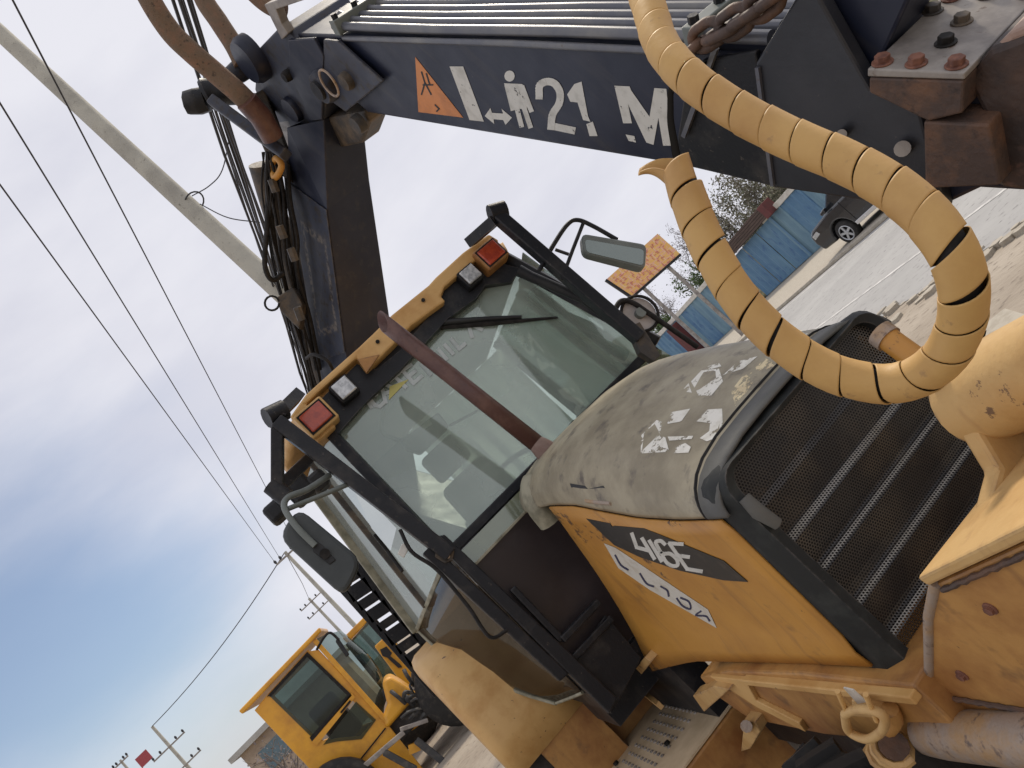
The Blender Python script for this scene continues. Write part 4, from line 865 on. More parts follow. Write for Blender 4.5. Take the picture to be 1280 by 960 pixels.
# bolted clamp plate and rusty blocks at the tip
BX = AX-.09
def bp(x, y): return atX(x, y, BX)
pl = MB(); pl.slab([bp(1084,86),bp(1206,91),bp(1206,100),bp(1084,96)], (.50,0,0)); plate = part(pl, 'bolted_plate', 'plate', bevel=.004)
q = MB(); q.slab([bp(1086,97),bp(1205,101),bp(1203,142),bp(1160,152),bp(1086,116)], (.46,0,0)); part(q, 'clamp_block', 'rustblock', plate, bevel=.006)
P0 = bp(1084,86); dP = (bp(1206,91)-P0); nP = dP.cross(V((1,0,0))).normalized(); nP = nP if nP.z > 0 else -nP
for u, xx, m_ in ((.10,.03,'rustbolt'),(.46,.03,'rustbolt'),(.86,.03,'rustbolt'),(.55,.13,'hose'),(.50,.235,'dirtsteel'),(.08,.29,'dirtsteel'),(.14,.36,'rustbolt'),(.50,.37,'dirtsteel'),(.90,.37,'rustbolt')):
    c = P0+dP*u+V((xx,0,0)); q = MB(); q.cyl(c, c+nP*(.022), .019, 6); q.cyl(c, c+nP*.005, .026, 14); part(q, 'bolt', m_, plate, bevel=.002)
q = MB(); q.slab([bp(1154,152),bp(1236,156),bp(1250,232),bp(1156,236)], (.30,0,0)); part(q, 'lower_block', 'rustblock', plate, bevel=.006)
q = MB(); q.slab([atX(x,y,AX-.03) for x,y in [(1206,100),(1236,62),(1320,30),(1320,246),(1246,234),(1236,158)]], (.34,0,0)); part(q, 'tip_housing', mat('brown_black_tip', (0.035,0.025,0.022), .55, 0, (0.085,0.05,0.035), 6, .45, .7, (0.16,0.09,0.07), 14, .62, .74, .3, 40), plate, bevel=.015)
q = MB(); q.slab([atX(x,y,AX-.02) for x,y in [(1240,62),(1262,42),(1330,14),(1330,60),(1262,76)]], (.22,0,0)); part(q, 'lit_tip_top', mat('lit_pink_tip_top', (0.42,0.29,0.22), .6, 0, (0.25,0.16,0.12), 8, .42, .65), plate, bevel=.012)  # lit pinkish top of the tip, put in as a pale slab
# chain on top of the arm
chc = [(862,66),(884,44),(903,40),(918,28),(936,18),(955,4),(972,-8)]
for i, (x, y) in enumerate(chc):
    c = atX(x, y, AX-.05); d_ = (atX(chc[min(i+1,6)][0], chc[min(i+1,6)][1], AX-.05)-atX(chc[max(i-1,0)][0], chc[max(i-1,0)][1], AX-.05)).normalized()
    s_ = d_.cross(V((1,0,0))).normalized() if i % 2 else V((1,0,0))
    pts = []
    for k in range(21):
        a = 2*math.pi*k/20; ca, sa = math.cos(a), math.sin(a)
        pts.append(c+d_*(.042*ca + (.018 if ca > 0 else -.018)) + s_*.032*sa)
    q = MB(); q.tube(pts, .016, 8, caps=False); part(q, 'chain_link', 'rustblock', dip, smooth=True)

# ---- knuckle between boom and dipper
KX = AX-.03
def kp(x, y, off=0): return atX(x, y, KX-off)
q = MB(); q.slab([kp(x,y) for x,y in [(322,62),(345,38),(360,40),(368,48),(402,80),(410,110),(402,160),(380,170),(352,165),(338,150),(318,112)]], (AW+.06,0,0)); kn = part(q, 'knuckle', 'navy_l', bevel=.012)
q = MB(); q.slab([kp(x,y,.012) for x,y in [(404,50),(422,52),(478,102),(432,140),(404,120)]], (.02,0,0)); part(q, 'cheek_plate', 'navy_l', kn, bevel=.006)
q = MB(); q.slab([kp(x,y,.02) for x,y in [(360,50),(392,48),(404,70),(402,150),(388,152),(362,90)]], (.02,0,0)); part(q, 'cheek_plate', 'navy', kn, bevel=.006)
q = MB(); q.slab([kp(x,y,.022) for x,y in [(345,12),(352,30),(360,42),(352,50),(330,6),(392,-16),(410,-10)]], (.05,0,0)); part(q, 'corner_guard', 'plate', kn, bevel=.005)
def boss(x, y, r0, r1, d0, m_='black', off=0.0):
    q = MB(); c = kp(x, y, off); q.tube([c, c-V((d0*.6,0,0)), c-V((d0,0,0))], [r0, r0, r1], 24); return part(q, 'pin_boss', m_, kn, smooth=True)
boss(411,104,.095,.085,.07,'navy_l'); boss(411,104,.06,.055,.09,'black')
q = MB(); c = kp(411,104,.09); q.tube([c+V((0,math.cos(a),math.sin(a)))*.075 for a in [2*math.pi*i/26 for i in range(27)]], .007, 6); part(q, 'retaining_ring', 'bare', kn, smooth=True)
boss(438,98,.05,.045,.05,'dirtsteel'); boss(363,92,.035,.03,.05,'hose'); boss(320,70,.15,.13,.09,'navy'); boss(310,82,.07,.06,.14,'navy_l'); boss(368,135,.085,.08,.04,'navy'); boss(452,152,.055,.05,.05,'dirtsteel')
q = MB(); q.slab([kp(x,y,-.04) for x,y in [(352,160),(392,150),(455,138),(462,152),(452,180),(405,190),(395,225),(362,228),(350,200)]], (.16,0,0)); part(q, 'grease_caked_joint', 'dirtsteel', kn, bevel=.02)
q = MB(); q.slab([kp(x,y,.0) for x,y in [(348,152),(360,150),(371,178),(368,198),(352,196)]], (.05,0,0)); part(q, 'ear_plate', 'plate', kn, bevel=.006)
# link pin cluster out to the left
D0 = 5.0
q = MB(); q.tube([atD(233,129,D0), atD(246,127,D0), atD(247,127,D0), atD(258,124,D0)], [.075,.085,.085,.08], 8); q.tube([atD(258,120,D0), atD(262,118,D0),atD(268,115,D0),atD(275,112,D0),atD(296,112,D0)], [.10,.11,.09,.10,.095], 20); lkp = part(q, 'link_pin', 'black', smooth=True)
q = MB(); q.bar(atD(266,126,D0-.1), atD(358,194,D0-.25), .07, .10, up=FW); part(q, 'link_bar', 'navy_l', lkp, bevel=.012)
q = MB(); q.slab([atD(x,y,D0+.1) for x,y in [(310,120),(330,110),(356,180),(362,225),(340,210),(322,170)]], FW*.1); part(q, 'link_plate', 'dirtsteel', lkp, bevel=.01)
# hydraulic cylinder and hoses along the left of the boom
q = MB(); q.tube([atD(326,205,5.3), atD(345,270,5.5), atD(372,360,5.7), atD(398,452,5.95), atD(425,560,6.2)], [.085,.085,.09,.08,.08], 14); cyo = part(q, 'boom_cylinder', 'dirtsteel', smooth=True)
for k, (dx, dd) in enumerate(((-4,0),(4,.05),(8,-.05),(-7,.1))):
    q = MB(); q.tube(catmull([atD(352+dx,205,5.1+dd), atD(358+dx*.6,250,5.15+dd), atD(364+dx,300,5.25+dd), atD(368+dx*.5,340,5.35+dd), atD(380+dx,400,5.5+dd), atD(392+dx,462,5.7+dd)], 5), .014, 7); part(q, 'rubber_hose', 'hose', boom, smooth=True)
q = MB(); q.tube(catmull([atD(335,225,5.1),atD(334,280,5.1),atD(331,330,5.1),atD(340,350,5.15),atD(354,342,5.2)],6), .018, 8); part(q, 'rubber_hose', 'hose', boom, smooth=True)
random.seed(17)
for k in range(9):
    dx = -22+4.2*k+random.uniform(-2,2); dd = random.uniform(-.12,.15); w_ = lambda: random.uniform(-3.5,3.5)
    pts_ = [(338+dx*.5+w_(),190),(344+dx*.7+w_(),235),(350+dx*.8+w_(),285),(358+dx*.8+w_(),335),(372+dx*.7+w_(),395),(388+dx*.6+w_(),455),(400+dx*.6,500)]
    q = MB(); q.tube(catmull([atD(x,y,5.0+dd+.12*i) for i,(x,y) in enumerate(pts_)], 5), random.choice((.007,.010,.014)), 6); hh_ = part(q, 'rubber_hose', 'hose', boom, smooth=True)
for (x, y) in ((342,232),(352,290),(374,392),(366,318)):
    q = MB(); q.cyl(atD(x-3,y-8,4.95), atD(x+3,y+8,4.98), .028, 6); part(q, 'hose_fitting', 'dirtsteel', boom)
q = MB(); q.slab([atD(x,y,5.3) for x,y in [(345,372),(366,358),(378,380),(374,412),(362,400),(350,388)]], FW*.12); part(q, 'hose_clamp', 'dirtsteel', boom, bevel=.01)
q = MB(); q.tube([atD(340+9*math.cos(a),379+9*math.sin(a),5.25) for a in [i*.4 for i in range(16)]], .008, 6); part(q, 'loop', 'hose', boom, smooth=True)
q = MB(); q.tube(catmull([atD(383,448,5.2),atD(392,443,5.1),atD(408,450,5.05),atD(416,462,5.1)],6), .012, 8); part(q, 'rubber_hose', 'hose', boom, smooth=True)
q = MB(); q.tube(catmull([atD(339,205,5.0),atD(346,198,4.9),atD(352,208,4.9),atD(344,222,4.95),atD(340,210,5.0)],5), .022, 8); part(q, 'yellow_hose_end', 'yellow', boom, smooth=True)
def sleeve(pts, d, r):
    q = MB(); q.tube(catmull([atD(x,y,dd) for (x,y),dd in zip(pts,d)], 10), r, 14); return part(q, 'sleeved_hose', 'brownhose', kn, smooth=True)
h_ = sleeve([(160,-60),(185,-5),(212,38),(240,66),(268,90),(300,118),(325,145),(341,170)], [4.3,4.3,4.35,4.4,4.45,4.5,4.6,4.7], .062)
sleeve([(245,-60),(252,-8),(274,28),(292,56),(304,80)], [4.9,4.9,4.9,4.9,4.9], .06)
sleeve([(300,-30),(318,-8),(338,8),(356,14)], [4.4,4.4,4.4,4.4], .05)
q = MB(); q.tube([atD(308,126,4.48),atD(326,146,4.56),atD(341,172,4.66)], .068, 14); part(q, 'hose_clamp', 'rust', kn, smooth=True)
# ---- yellow spiral-wrapped hose looping close to the camera
HP = [((770,-110),1.55),((795,-40),1.35),((812,12),1.26),((828,58),1.20),((862,98),1.14),((920,138),1.09),((990,174),1.04),((1060,204),.99),((1120,238),.94),((1172,286),.90),((1202,345),.90),((1200,408),.95),((1168,458),1.0),((1112,480),1.05),((1040,466),1.08),((975,426),1.10),((925,374),1.12),((886,310),1.14),((862,252),1.16),((848,205),1.19)]
path = catmull([atD(x,y,d) for (x,y),d in HP], 14)
cum = [0]
for a, b in zip(path, path[1:]): cum.append(cum[-1]+(b-a).length)
frames = []; prev = None
for i, p in enumerate(path):
    t = (path[min(i+1,len(path)-1)]-path[max(i-1,0)]).normalized()
    if prev is None: u = t.cross(V((0,0,1))).normalized()
    else: u = (prev-t*prev.dot(t)).normalized()
    prev = u; frames.append((p, t, u, t.cross(u)))
def fr_at(s):
    s = min(max(s,0),cum[-1]); i = 0
    lo, hi = 0, len(cum)-2
    while lo < hi:
        m_ = (lo+hi+1)//2
        if cum[m_] <= s: lo = m_
        else: hi = m_-1
    f = (s-cum[lo])/max(1e-9, cum[lo+1]-cum[lo]); a, b = frames[lo], frames[lo+1]
    return a[0].lerp(b[0],f), a[2].lerp(b[2],f).normalized(), a[3].lerp(b[3],f).normalized()
hz = MB(); hz.tube(path[:-6], .0205, 14); hose = part(hz, 'hydraulic_hose', 'hose', smooth=True)
inn2 = MB(); inn2.tube(catmull([atD(848,205,1.19),atD(843,180,1.3),atD(838,140,1.5),atD(845,100,1.75),atX(880,80,AX-.02)],8), .0065, 10); part(inn2, 'hose_end', mat('matt_black_rubber', (0.012,0.011,0.010), .9, spec=0.0), hose, smooth=True)
wr = MB(); pitch = 0.0515; turns = int(cum[-1]/pitch-.9); SEG = 26; rows = []
random.seed(5); jit = [random.uniform(-.0016,.0016) for _ in range(turns+3)]
for k in range(turns*SEG+1):
    th = 2*math.pi*k/SEG; row = []; tn = k//SEG; f_ = (k % SEG)/SEG
    j = jit[tn]*(1-f_)+jit[tn+1]*f_
    s0 = pitch*k/SEG; p_, u_, w_ = fr_at(s0+pitch*.5); pa_, _, _ = fr_at(s0+pitch*.5-.02); pb__, _, _ = fr_at(s0+pitch*.5+.02)
    kap = ((pb__-p_)-(p_-pa_))/(.02*.02); rad_ = u_*math.cos(th)+w_*math.sin(th)
    vmax = .952-min(.34, max(0, -rad_.dot(kap)*.028*.36))+jit[tn]*4
    for v in (0,.05,.35,.65,.94,1.0):
        s = s0+pitch*v*vmax+j
        p, u, w = fr_at(s)
        r = .0272-.0012*v+abs(j)*.3
        row.append(p+(u*math.cos(th)+w*math.sin(th))*r)
    rows.append(row)
wr.grid(rows); part(wr, 'spiral_wrap', 'wrap', hose, smooth=True, solid=.002)
# torn free end of the wrap
tw = MB(); rows = []
for i in range(11):
    u = i/10; c = V(atD(846-44*u, 212-9*math.sin(u*2.6)*1.3, 1.19+.02*u)); rr_ = .030*(1-.45*u)
    ax_ = (atD(790,196,1.2)-atD(846,212,1.2)).normalized(); up_ = V((0,0,1)).cross(ax_).normalized(); w_ = ax_.cross(up_)
    rows.append([c+(up_*math.cos(a)+w_*math.sin(a))*rr_ for a in [2.0+u*1.0+q_*(3.4-1.4*u)/6 for q_ in range(7)]])
tw.grid(rows); part(tw, 'torn_wrap_end', 'wrap', hose, smooth=True, solid=.002)

# ================================================================== background, left: wheel loaders, poles, wires
LY = 12.5
def lp_(x, y, d=0): return atY(x, y, LY+d)
ldr = thing('wheel_loader', 'clean yellow wheel loader parked behind with its cab door facing us', 'wheel loader')
q = MB(); q.slab([lp_(*p) for p in [(330,882),(383,822),(452,905),(424,940),(452,960),(500,1010),(450,1050),(405,960)]], (0,1.3,0)); 
q = MB(); lb = None
for poly_ in ([(318,888),(335,868),(341,868),(393,920),(406,927),(420,923),(450,920),(468,900),(478,897),(548,985),(500,1040),(418,990),(388,962)], [(331,872),(385,812),(391,821),(341,872)], [(382,815),(398,812),(478,897),(466,902)]):
    q = MB(); q.slab([lp_(*p) for p in poly_], (0,.05,0)); o_ = part(q, 'cab_side', 'loader_yellow', ldr, bevel=.008); lb = lb or o_
q = MB(); q.slab([lp_(*p,1.35) for p in [(392,930),(478,897),(548,985),(500,1040),(418,990)]], (0,.05,0)); part(q, 'cab_side', 'loader_yellow', ldr, bevel=.02)
q = MB(); q.slab([lp_(*p,-.012) for p in [(337,870),(384,819),(436,869),(390,922)]], (0,.02,0)); part(q, 'door_window', 'glass_dark', lb); 
q = MB(); q.slab([lp_(*p,-.03) for p in [(334,870),(384,815),(440,869),(390,927),(387,922),(434,869),(384,821),(339,870)]], (0,.02,0)); part(q, 'window_seal', 'hose', lb)
q = MB(); q.slab([lp_(*p,-.012) for p in [(404,931),(445,877),(470,900),(452,924),(420,927)]], (0,.02,0)); part(q, 'door_window', 'glass_dark', lb)
q = MB(); q.slab([lp_(*p,-.03) for p in [(390,927),(440,866),(444,872),(396,932)]], (0,.03,0)); part(q, 'door_rail', 'loader_yellow', lb)
q = MB(); q.bar(lp_(426,891,-.05), lp_(438,876,-.05), .03, .03); part(q, 'door_handle', 'hose', lb)
q = MB(); q.bar(lp_(450,950,-.02), lp_(482,910,-.02), .015, .02); part(q, 'door_seam', 'hose', lb)
q = MB(); q.slab([lp_(298,889,-.12),lp_(399,784,-.12),lp_(402,789,-.12),lp_(303,893,-.12)], (0,1.7,.02)); part(q, 'roof', 'loader_yellow', ldr, bevel=.02)
# curved front screen, grey-green glass
q = MB(); rows = []
for i in range(7):
    v = i/6; a = lp_(393+(478-393)*v, 800+(897-800)*v, .02); b = lp_(420+(468-420)*v+18*math.sin(v*2.6), 790+(868-790)*v-4*v, .35)
    rows.append([a, a.lerp(b,.5)+V((.05,-.04,0)), b, b+V((.05,.5,0)), b+V((0,1.0,0))])
part(q.grid(rows), 'windscreen', 'glass_dark', ldr, smooth=True)
for a, b in (((393,800),(482,900)),):
    q = MB(); q.bar(lp_(*a,-.03), lp_(*b,-.03), .07, .06, up=(0,-1,0)); part(q, 'pillar', 'loader_yellow', ldr, bevel=.01)
q = MB(); q.slab([lp_(*p,-.1) for p in [(477,852),(487,845),(500,852),(523,868),(484,912),(478,897),(484,880)]], (0,1.5,0)); part(q, 'nose', 'loader_yellow', ldr, bevel=.06, seg=3)
q = MB(); q.tube(catmull([lp_(396,812,-.1),lp_(405,797,-.25),lp_(413,791,-.3),lp_(424,800,-.3)],5), .02, 6); la = part(q, 'mirror_arm', 'hose', ldr, smooth=True)
q = MB(); q.slab([lp_(*p,-.3) for p in [(422,796),(437,818),(433,822),(419,802)]], (0,.08,0)); part(q, 'mirror', 'black_p', la, bevel=.02)
# inside the cab: lining that shows as a pale patch, seat
q = MB(); q.box((-1.55,LY+.5,1.1),(-1.1,LY+.9,1.85)); part(q, 'cab_seat', 'seat', ldr, bevel=.05)
for (x, z_, s_) in ((-1.9,.6,.62),(.3,.6,.62)):
    for dy in (-.25, 1.5):
        t = MB(); k = 28; w = .4
        t.grid([[(x+pr*math.cos(2*math.pi*i/k), LY+dy+px, z_+pr*math.sin(2*math.pi*i/k)) for i in range(k)] for px, pr in [(-w/2,.30),(-w/2,.52),(-w*.3,.6),(w*.3,.6),(w/2,.52),(w/2,.30)]], close=True)
        ty = part(t, 'wheel', 'tyre', ldr, smooth=True); d = MB(); d.cyl((x,LY+dy-.12,z_),(x,LY+dy+.12,z_),.31,20); part(d, 'rim', 'loader_yellow', ty)
q = MB(); q.box((-2.3,LY+.2,.55),(.9,LY+1.2,.95)); part(q, 'frame', 'loader_grey', ldr, bevel=.03)
for i in range(14):
    q = MB(); a = V((-.55+random.uniform(0,1.2), LY-.05-random.uniform(0,.3), random.uniform(.5,1.0))); b = a+V((random.uniform(-.4,.4), random.uniform(-.1,.1), random.uniform(-.35,.35)))
    q.tube(catmull([a, a.lerp(b,.5)+V((0,-.08,.05)), b],5), random.choice((.02,.03,.045)), 6); part(q, 'hydraulic_hose', 'loader_grey', ldr, smooth=True)
for a, b, w_, m_ in (((455,958),(505,915),.07,'plate'),((480,940),(520,962),.09,'loader_grey'),((520,925),(570,965),.10,'loader_grey'),((500,912),(535,900),.06,'plate')):
    q = MB(); q.bar(lp_(*a,-.35), lp_(*b,-.35), w_, w_); part(q, 'rail', m_, ldr, bevel=.01)
q = MB(); q.slab([lp_(*p,-.3) for p in [(510,932),(522,928),(526,938),(512,944)]], (0,.1,0)); part(q, 'small_panel', 'loader_yellow', ldr)

LY2 = 15.5
def l2(x, y, d=0): return atY(x, y, LY2+d)
ld2 = thing('wheel_loader', 'second wheel loader half hidden between the parked loader and the backhoe cab', 'wheel loader')
ldr['group'] = ld2['group'] = 'wheel loaders parked in the yard'
q = MB(); q.slab([l2(*p) for p in [(428,798),(462,764),(466,770),(434,804)]], (0,1.6,0)); part(q, 'roof', 'loader_yellow', ld2, bevel=.02)
q = MB(); q.slab([l2(*p,.05) for p in [(436,804),(464,772),(520,840),(490,872)]], (0,.03,0)); part(q, 'cab_glass', 'glass_dark', ld2)
for a, b in (((434,804),(486,868)),((464,770),(515,830))):
    q = MB(); q.bar(l2(*a), l2(*b), .08, .08, up=(0,-1,0)); part(q, 'pillar', 'hose', ld2)
q = MB(); q.box((-.9,LY2,.5),(1.2,LY2+1.5,1.1)); part(q, 'body', 'loader_yellow', ld2, bevel=.05)
q = MB(); q.slab([l2(*p,-.5) for p in [(468,808),(482,795),(492,798),(522,848),(546,882),(536,896),(520,880),(505,858)]], (0,.18,0)); la = part(q, 'lift_arm', 'loader_yellow', ld2, bevel=.02)
q = MB(); q.slab([l2(*p,-.52) for p in [(475,812),(483,808),(490,816),(488,820),(500,830),(503,834),(498,835),(484,822),(478,820)]], (0,.03,0)); part(q, 'pictogram', 'ink', la)
for x_ in (-.6, 1.0):
    for dy in (-.2, 1.5):
        t = MB(); k = 24; w = .4
        t.grid([[(x_+pr*math.cos(2*math.pi*i/k), LY2+dy+px, .6+pr*math.sin(2*math.pi*i/k)) for i in range(k)] for px, pr in [(-w/2,.30),(-w/2,.52),(-w*.3,.6),(w*.3,.6),(w/2,.52),(w/2,.30)]], close=True)
        ty = part(t, 'wheel', 'tyre', ld2, smooth=True); d = MB(); d.cyl((x_,LY2+dy-.12,.6),(x_,LY2+dy+.12,.6),.31,16); part(d, 'rim', 'loader_yellow', ty)

# near concrete pole
pt, pb_ = atD(-60,-14,11.2), atD(330,345,10.6)
dd = (pb_-pt).normalized(); base = pt+dd*((0-pt.z)/dd.z); 
top = pt-dd*1.2
q = MB(); q.tube([top, pt, pb_, base-dd*0.0], [.10,.112,.142,.185], 22)
pole = q.build('utility_pole', M['concrete'], None, smooth=True); tag(pole, 'tall leaning grey concrete utility pole rising behind the knuckle of the boom', 'utility pole', 'utility poles')
q = MB(); c = atD(243,252,10.75); q.tube([c+(dd.cross(V((0,1,0))).normalized()*math.cos(a)+V((0,1,0))*math.sin(a))*.142+dd*.05*math.sin(a) for a in [i*.35 for i in range(20)]], .012, 6); part(q, 'wire_tie', 'wire', pole)
q = MB(); q.tube(catmull([atD(240,245,10.6),atD(262,232,10.5),atD(278,212,10.4),atD(288,165,10.4)],6), .008, 5); part(q, 'loose_wire', 'wire', pole)
q = MB(); q.tube(catmull([atD(250,255,10.6),atD(285,272,10.5),atD(325,278,10.5)],6), .008, 5); part(q, 'loose_wire', 'wire', pole)

def far_pole(name, x, y, h, arms, label, r=.16, wd=1.6):
    base = V((x, y, 0)); q = MB(); q.tube([base, base+V((0,0,h))], [r, r*.62], 12); p = q.build(name, M['concrete'], None, smooth=True)
    tag(p, label, 'utility pole', 'utility poles')
    for dz in arms:
        q = MB(); q.bar(base+V((-wd/2,-.12,h-dz)), base+V((wd/2,-.12,h-dz)), .10, .10); part(q, 'crossarm', 'plate', p)
        for s_ in (-.95,-.5,.5,.95):
            q = MB(); q.tube([base+V((s_*wd/2,-.12,h-dz+.05)), base+V((s_*wd/2,-.12,h-dz+.12)), base+V((s_*wd/2,-.12,h-dz+.22)), base+V((s_*wd/2,-.12,h-dz+.30))], [.03,.08,.08,.03], 8); part(q, 'insulator', 'wire', p)
    return p
P2 = atY(356,690,47); far_pole('utility_pole', P2.x, 47, P2.z, (.25,), 'thin pale utility pole whose top stands beside the left mirror', .16)
P3 = atY(386,748,80); far_pole('utility_pole', P3.x, 80, P3.z, (.4,1.5), 'far utility pole with two crossarms above the parked loader cab', .2, 2.6)
P4 = atY(190,908,62); far_pole('utility_pole', P4.x, 62, P4.z, (1.9,3.6), 'far utility pole with crossarms at the lower left edge of the yard', .17, 2.6)
P5 = atY(150,950,66); far_pole('utility_pole', P5.x, 66, P5.z, (.2,), 'short far pole leftmost of all beside the red flag', .14, 1.2)
q = MB(); c = atY(180,948,64); q.slab([c+V((-.45,0,-.4)),c+V((.45,0,-.4)),c+V((.45,0,.4)),c+V((-.45,0,.4))], (0,.03,0)); q.tube([c+V((-.45,.015,.4)),V((c.x-.45,64.015,0))], .03, 6); fo = q.build('red_flag', M['redtrim']); tag(fo, 'small square red flag on a pole near the lower left corner', 'flag')
# line wires from the thin pale pole towards and over the camera
for (x, y), (tx, ty_) in (((15,0),(348,678)), ((0,128),(341,692)), ((0,240),(339,696))):
    a = atZ(x-40 if x == 0 else x-20, y-64 if y else -40, P2.z); b = V((P2.x+{15:.76,0:(-.4 if y == 128 else -.76)}[x], 46.88, P2.z+.05)); n_ = 24
    q = MB(); q.tube([a.lerp(b, i/n_)-V((0,0,.0)) for i in range(n_+1)], .0125, 5); w = q.build('overhead_wire', M['wire'])
    w['group'] = 'overhead wires'; w['category'] = 'wire'
    w['label'] = {15:'rightmost of the three thin overhead wires, passing behind the concrete pole'}.get(x, 'middle one of the three thin overhead wires at the left edge' if y == 128 else 'lowest of the three thin overhead wires at the left edge')
a, b = atY(356,690,47), atY(190,908,62)
q = MB(); q.tube([a.lerp(b, i/16)-V((0,0,1.2*4*(i/16)*(1-i/16)*.35)) for i in range(17)], .03, 5); tag(q.build('overhead_wire', M['wire']), 'slack wire strung between the thin pale pole and the far lower left pole', 'wire', 'overhead wires')
a, b = atY(386,748,80), atY(356,690,47)
q = MB(); q.tube([a, a.lerp(b,.5)-V((0,0,.3)), b], .02, 5); tag(q.build('overhead_wire', M['wire']), 'short wire span between the two far poles beside the left mirror', 'wire', 'overhead wires')
# cable bundle carried by the concrete pole along the road
A0 = atD(345,352,10.4)
bund = thing('cable_bundle', 'bundle of black cables hanging from the concrete pole beside the boom', 'cable')
random.seed(11)
for k in range(9):
    ox, oz = random.uniform(-.10,.10), random.uniform(-.16,.16)
    pts = []
    for i in range(33):
        y = -2+i*2.2; s_ = (y-A0.y); sag = -.0016*s_*s_*(1 if s_ > 0 else 1.0) if False else 0
        pts.append(V((A0.x+ox*(1+.3*math.sin(y*.9+k))-.012*max(0,-s_), y, A0.z+oz+.03*math.sin(y*1.3+k*2)-.6*(1-((abs(s_)-20)/20)**2)*0)))
    q = MB(); q.tube(pts, random.choice((.008,.011,.015)), 5); part(q, 'cable', 'wire', bund)
# low building, bare tree behind the loader
bd = thing('low_building', 'low tan building with a pale blue window behind the parked loader', 'building')
c = atY(300,945,40)
q = MB(); q.box((c.x,40,0),(c.x+6,46,c.z)); part(q, 'wall', 'wall_tan', bd); q = MB(); q.box((c.x-.4,39.6,c.z),(c.x+6.4,46.4,c.z+.25)); part(q, 'roof', 'wall_grey', bd)
q = MB(); q.box((c.x+.6,39.95,c.z-1.5),(c.x+2.4,40.02,c.z-.5)); part(q, 'window', 'pane', bd)

def tree(name, base, h, spread, label, leaf=None, nleaf=0, seed=1, depth=4, lsize=.10, r0=.12, lean=(0,0)):
    rnd = random.Random(seed); t = thing(name, label, 'tree', group='trees beyond the fence'); br = MB(); tips = []
    def grow(p, d, l, r, lev):
        n = 3; pts = [p]; q = p
        for i in range(n):
            d2 = (d+V((rnd.gauss(0,.16), rnd.gauss(0,.16), rnd.gauss(.04,.1)))).normalized(); q = q+d2*(l/n); pts.append(q); d = d2
        br.tube(pts, [r*(1-.45*i/n) for i in range(n+1)], 5 if lev < 2 else 3, caps=False)
        if lev >= 2: tips.extend(pts[1:])
        if lev < depth:
            for k in range(rnd.randint(3,4) if lev else 6):
                s = rnd.uniform(.3,1.0); i = min(n-1,int(s*n)); b = pts[i].lerp(pts[i+1], s*n-i)
                dd = (d*.8+V((rnd.gauss(0,.6)*spread, rnd.gauss(0,.6)*spread, rnd.gauss(.15,.35)))).normalized()
                grow(b, dd, l*rnd.uniform(.5,.72), r*.5, lev+1)
    grow(V(base), V((lean[0],lean[1],1)).normalized(), h*.42, r0, 0)
    br.build('trunk', M['bark'], t, smooth=True)
    if leaf:
        cw = MB()
        for k in range(nleaf):
            p = rnd.choice(tips)+V((rnd.gauss(0,.22),rnd.gauss(0,.22),rnd.gauss(0,.22))); s = lsize*rnd.uniform(.5,1.4)
            a = V((rnd.gauss(0,1),rnd.gauss(0,1),rnd.gauss(0,1))).normalized(); b = a.cross(V((rnd.gauss(0,1),rnd.gauss(0,1),rnd.gauss(0,1)))).normalized()
            cw.add([p-a*s, p+b*s*.5, p+a*s, p-b*s*.5], [(0,1,2,3)])
        cw.build('crown', M[leaf], t)
    return t
def bush(base, w, h, label, leaf, n, seed):
    rnd = random.Random(seed); t = thing('bush', label, 'bush', group='bushes beyond the fence'); st_ = MB(); cw = MB(); b = V(base)
    for k in range(70):
        e = b+V((rnd.gauss(0,w*.4), rnd.gauss(0,w*.4), h*rnd.uniform(.5,1))); st_.tube([b, b.lerp(e,.5)+V((0,0,.1)), e], [.02,.013,.006], 3, caps=False)
    cl = [b+V((rnd.gauss(0,w*.42), rnd.gauss(0,w*.42), h*rnd.uniform(.15,1))) for _ in range(26)]
    for k in range(n):
        p = rnd.choice(cl)+V((rnd.gauss(0,w*.13),rnd.gauss(0,w*.13),rnd.gauss(0,h*.09))); s = rnd.uniform(.04,.12)
        a = V((rnd.gauss(0,1),rnd.gauss(0,1),rnd.gauss(0,1))).normalized(); c = a.cross(V((rnd.gauss(0,1),rnd.gauss(0,1),rnd.gauss(0,1)))).normalized()
        cw.add([p-a*s, p+c*s*.5, p+a*s, p-c*s*.5], [(0,1,2,3)])
    st_.build('stem', M['bark'], t); cw.build('crown', M[leaf], t); return t

# ================================================================== background, right: fence, gate, sign, car, trees
FX = 25.0
def fp(x, y): return atX(x, y, FX)
fence = thing('blue_fence', 'blue sheet metal fence with white coping along the far side of the road', 'fence')
ytab = [8+1.55*i for i in range(34)]; random.seed(9)
for i, y in enumerate(ytab):
    if 29.0 <= y < 33.6: continue
    z1 = 2.72+.01*(y-28)*.8
    m_ = random.choice(('fence_blue','fence_blue','fence_pale'))
    if 24 < y < 29.0: m_ = 'fence_pale' if i % 2 else 'fence_blue'
    q = MB(); rows = []
    for k in range(13):
        yy = y+.02+1.50*k/12; dx = .035*(1 if (k//2) % 2 else -1); rows.append([(FX+dx, yy, .12), (FX+dx, yy, z1)])
    part(q.grid(rows), 'panel', m_, fence, solid=.01)
    q = MB(); q.box((FX-.10,y-.005,z1+.004),(FX+.14,y+1.535,z1+.26)); part(q, 'coping', 'coping', fence, bevel=.02)
    q = MB(); q.box((FX-.02,y-.05,.12),(FX+.08,y+.03,z1)); part(q, 'post', 'fence_blue', fence)
gate = thing('blue_gate', 'blue sheet gate with a dark brown timber canopy and red posts in the fence', 'gate')
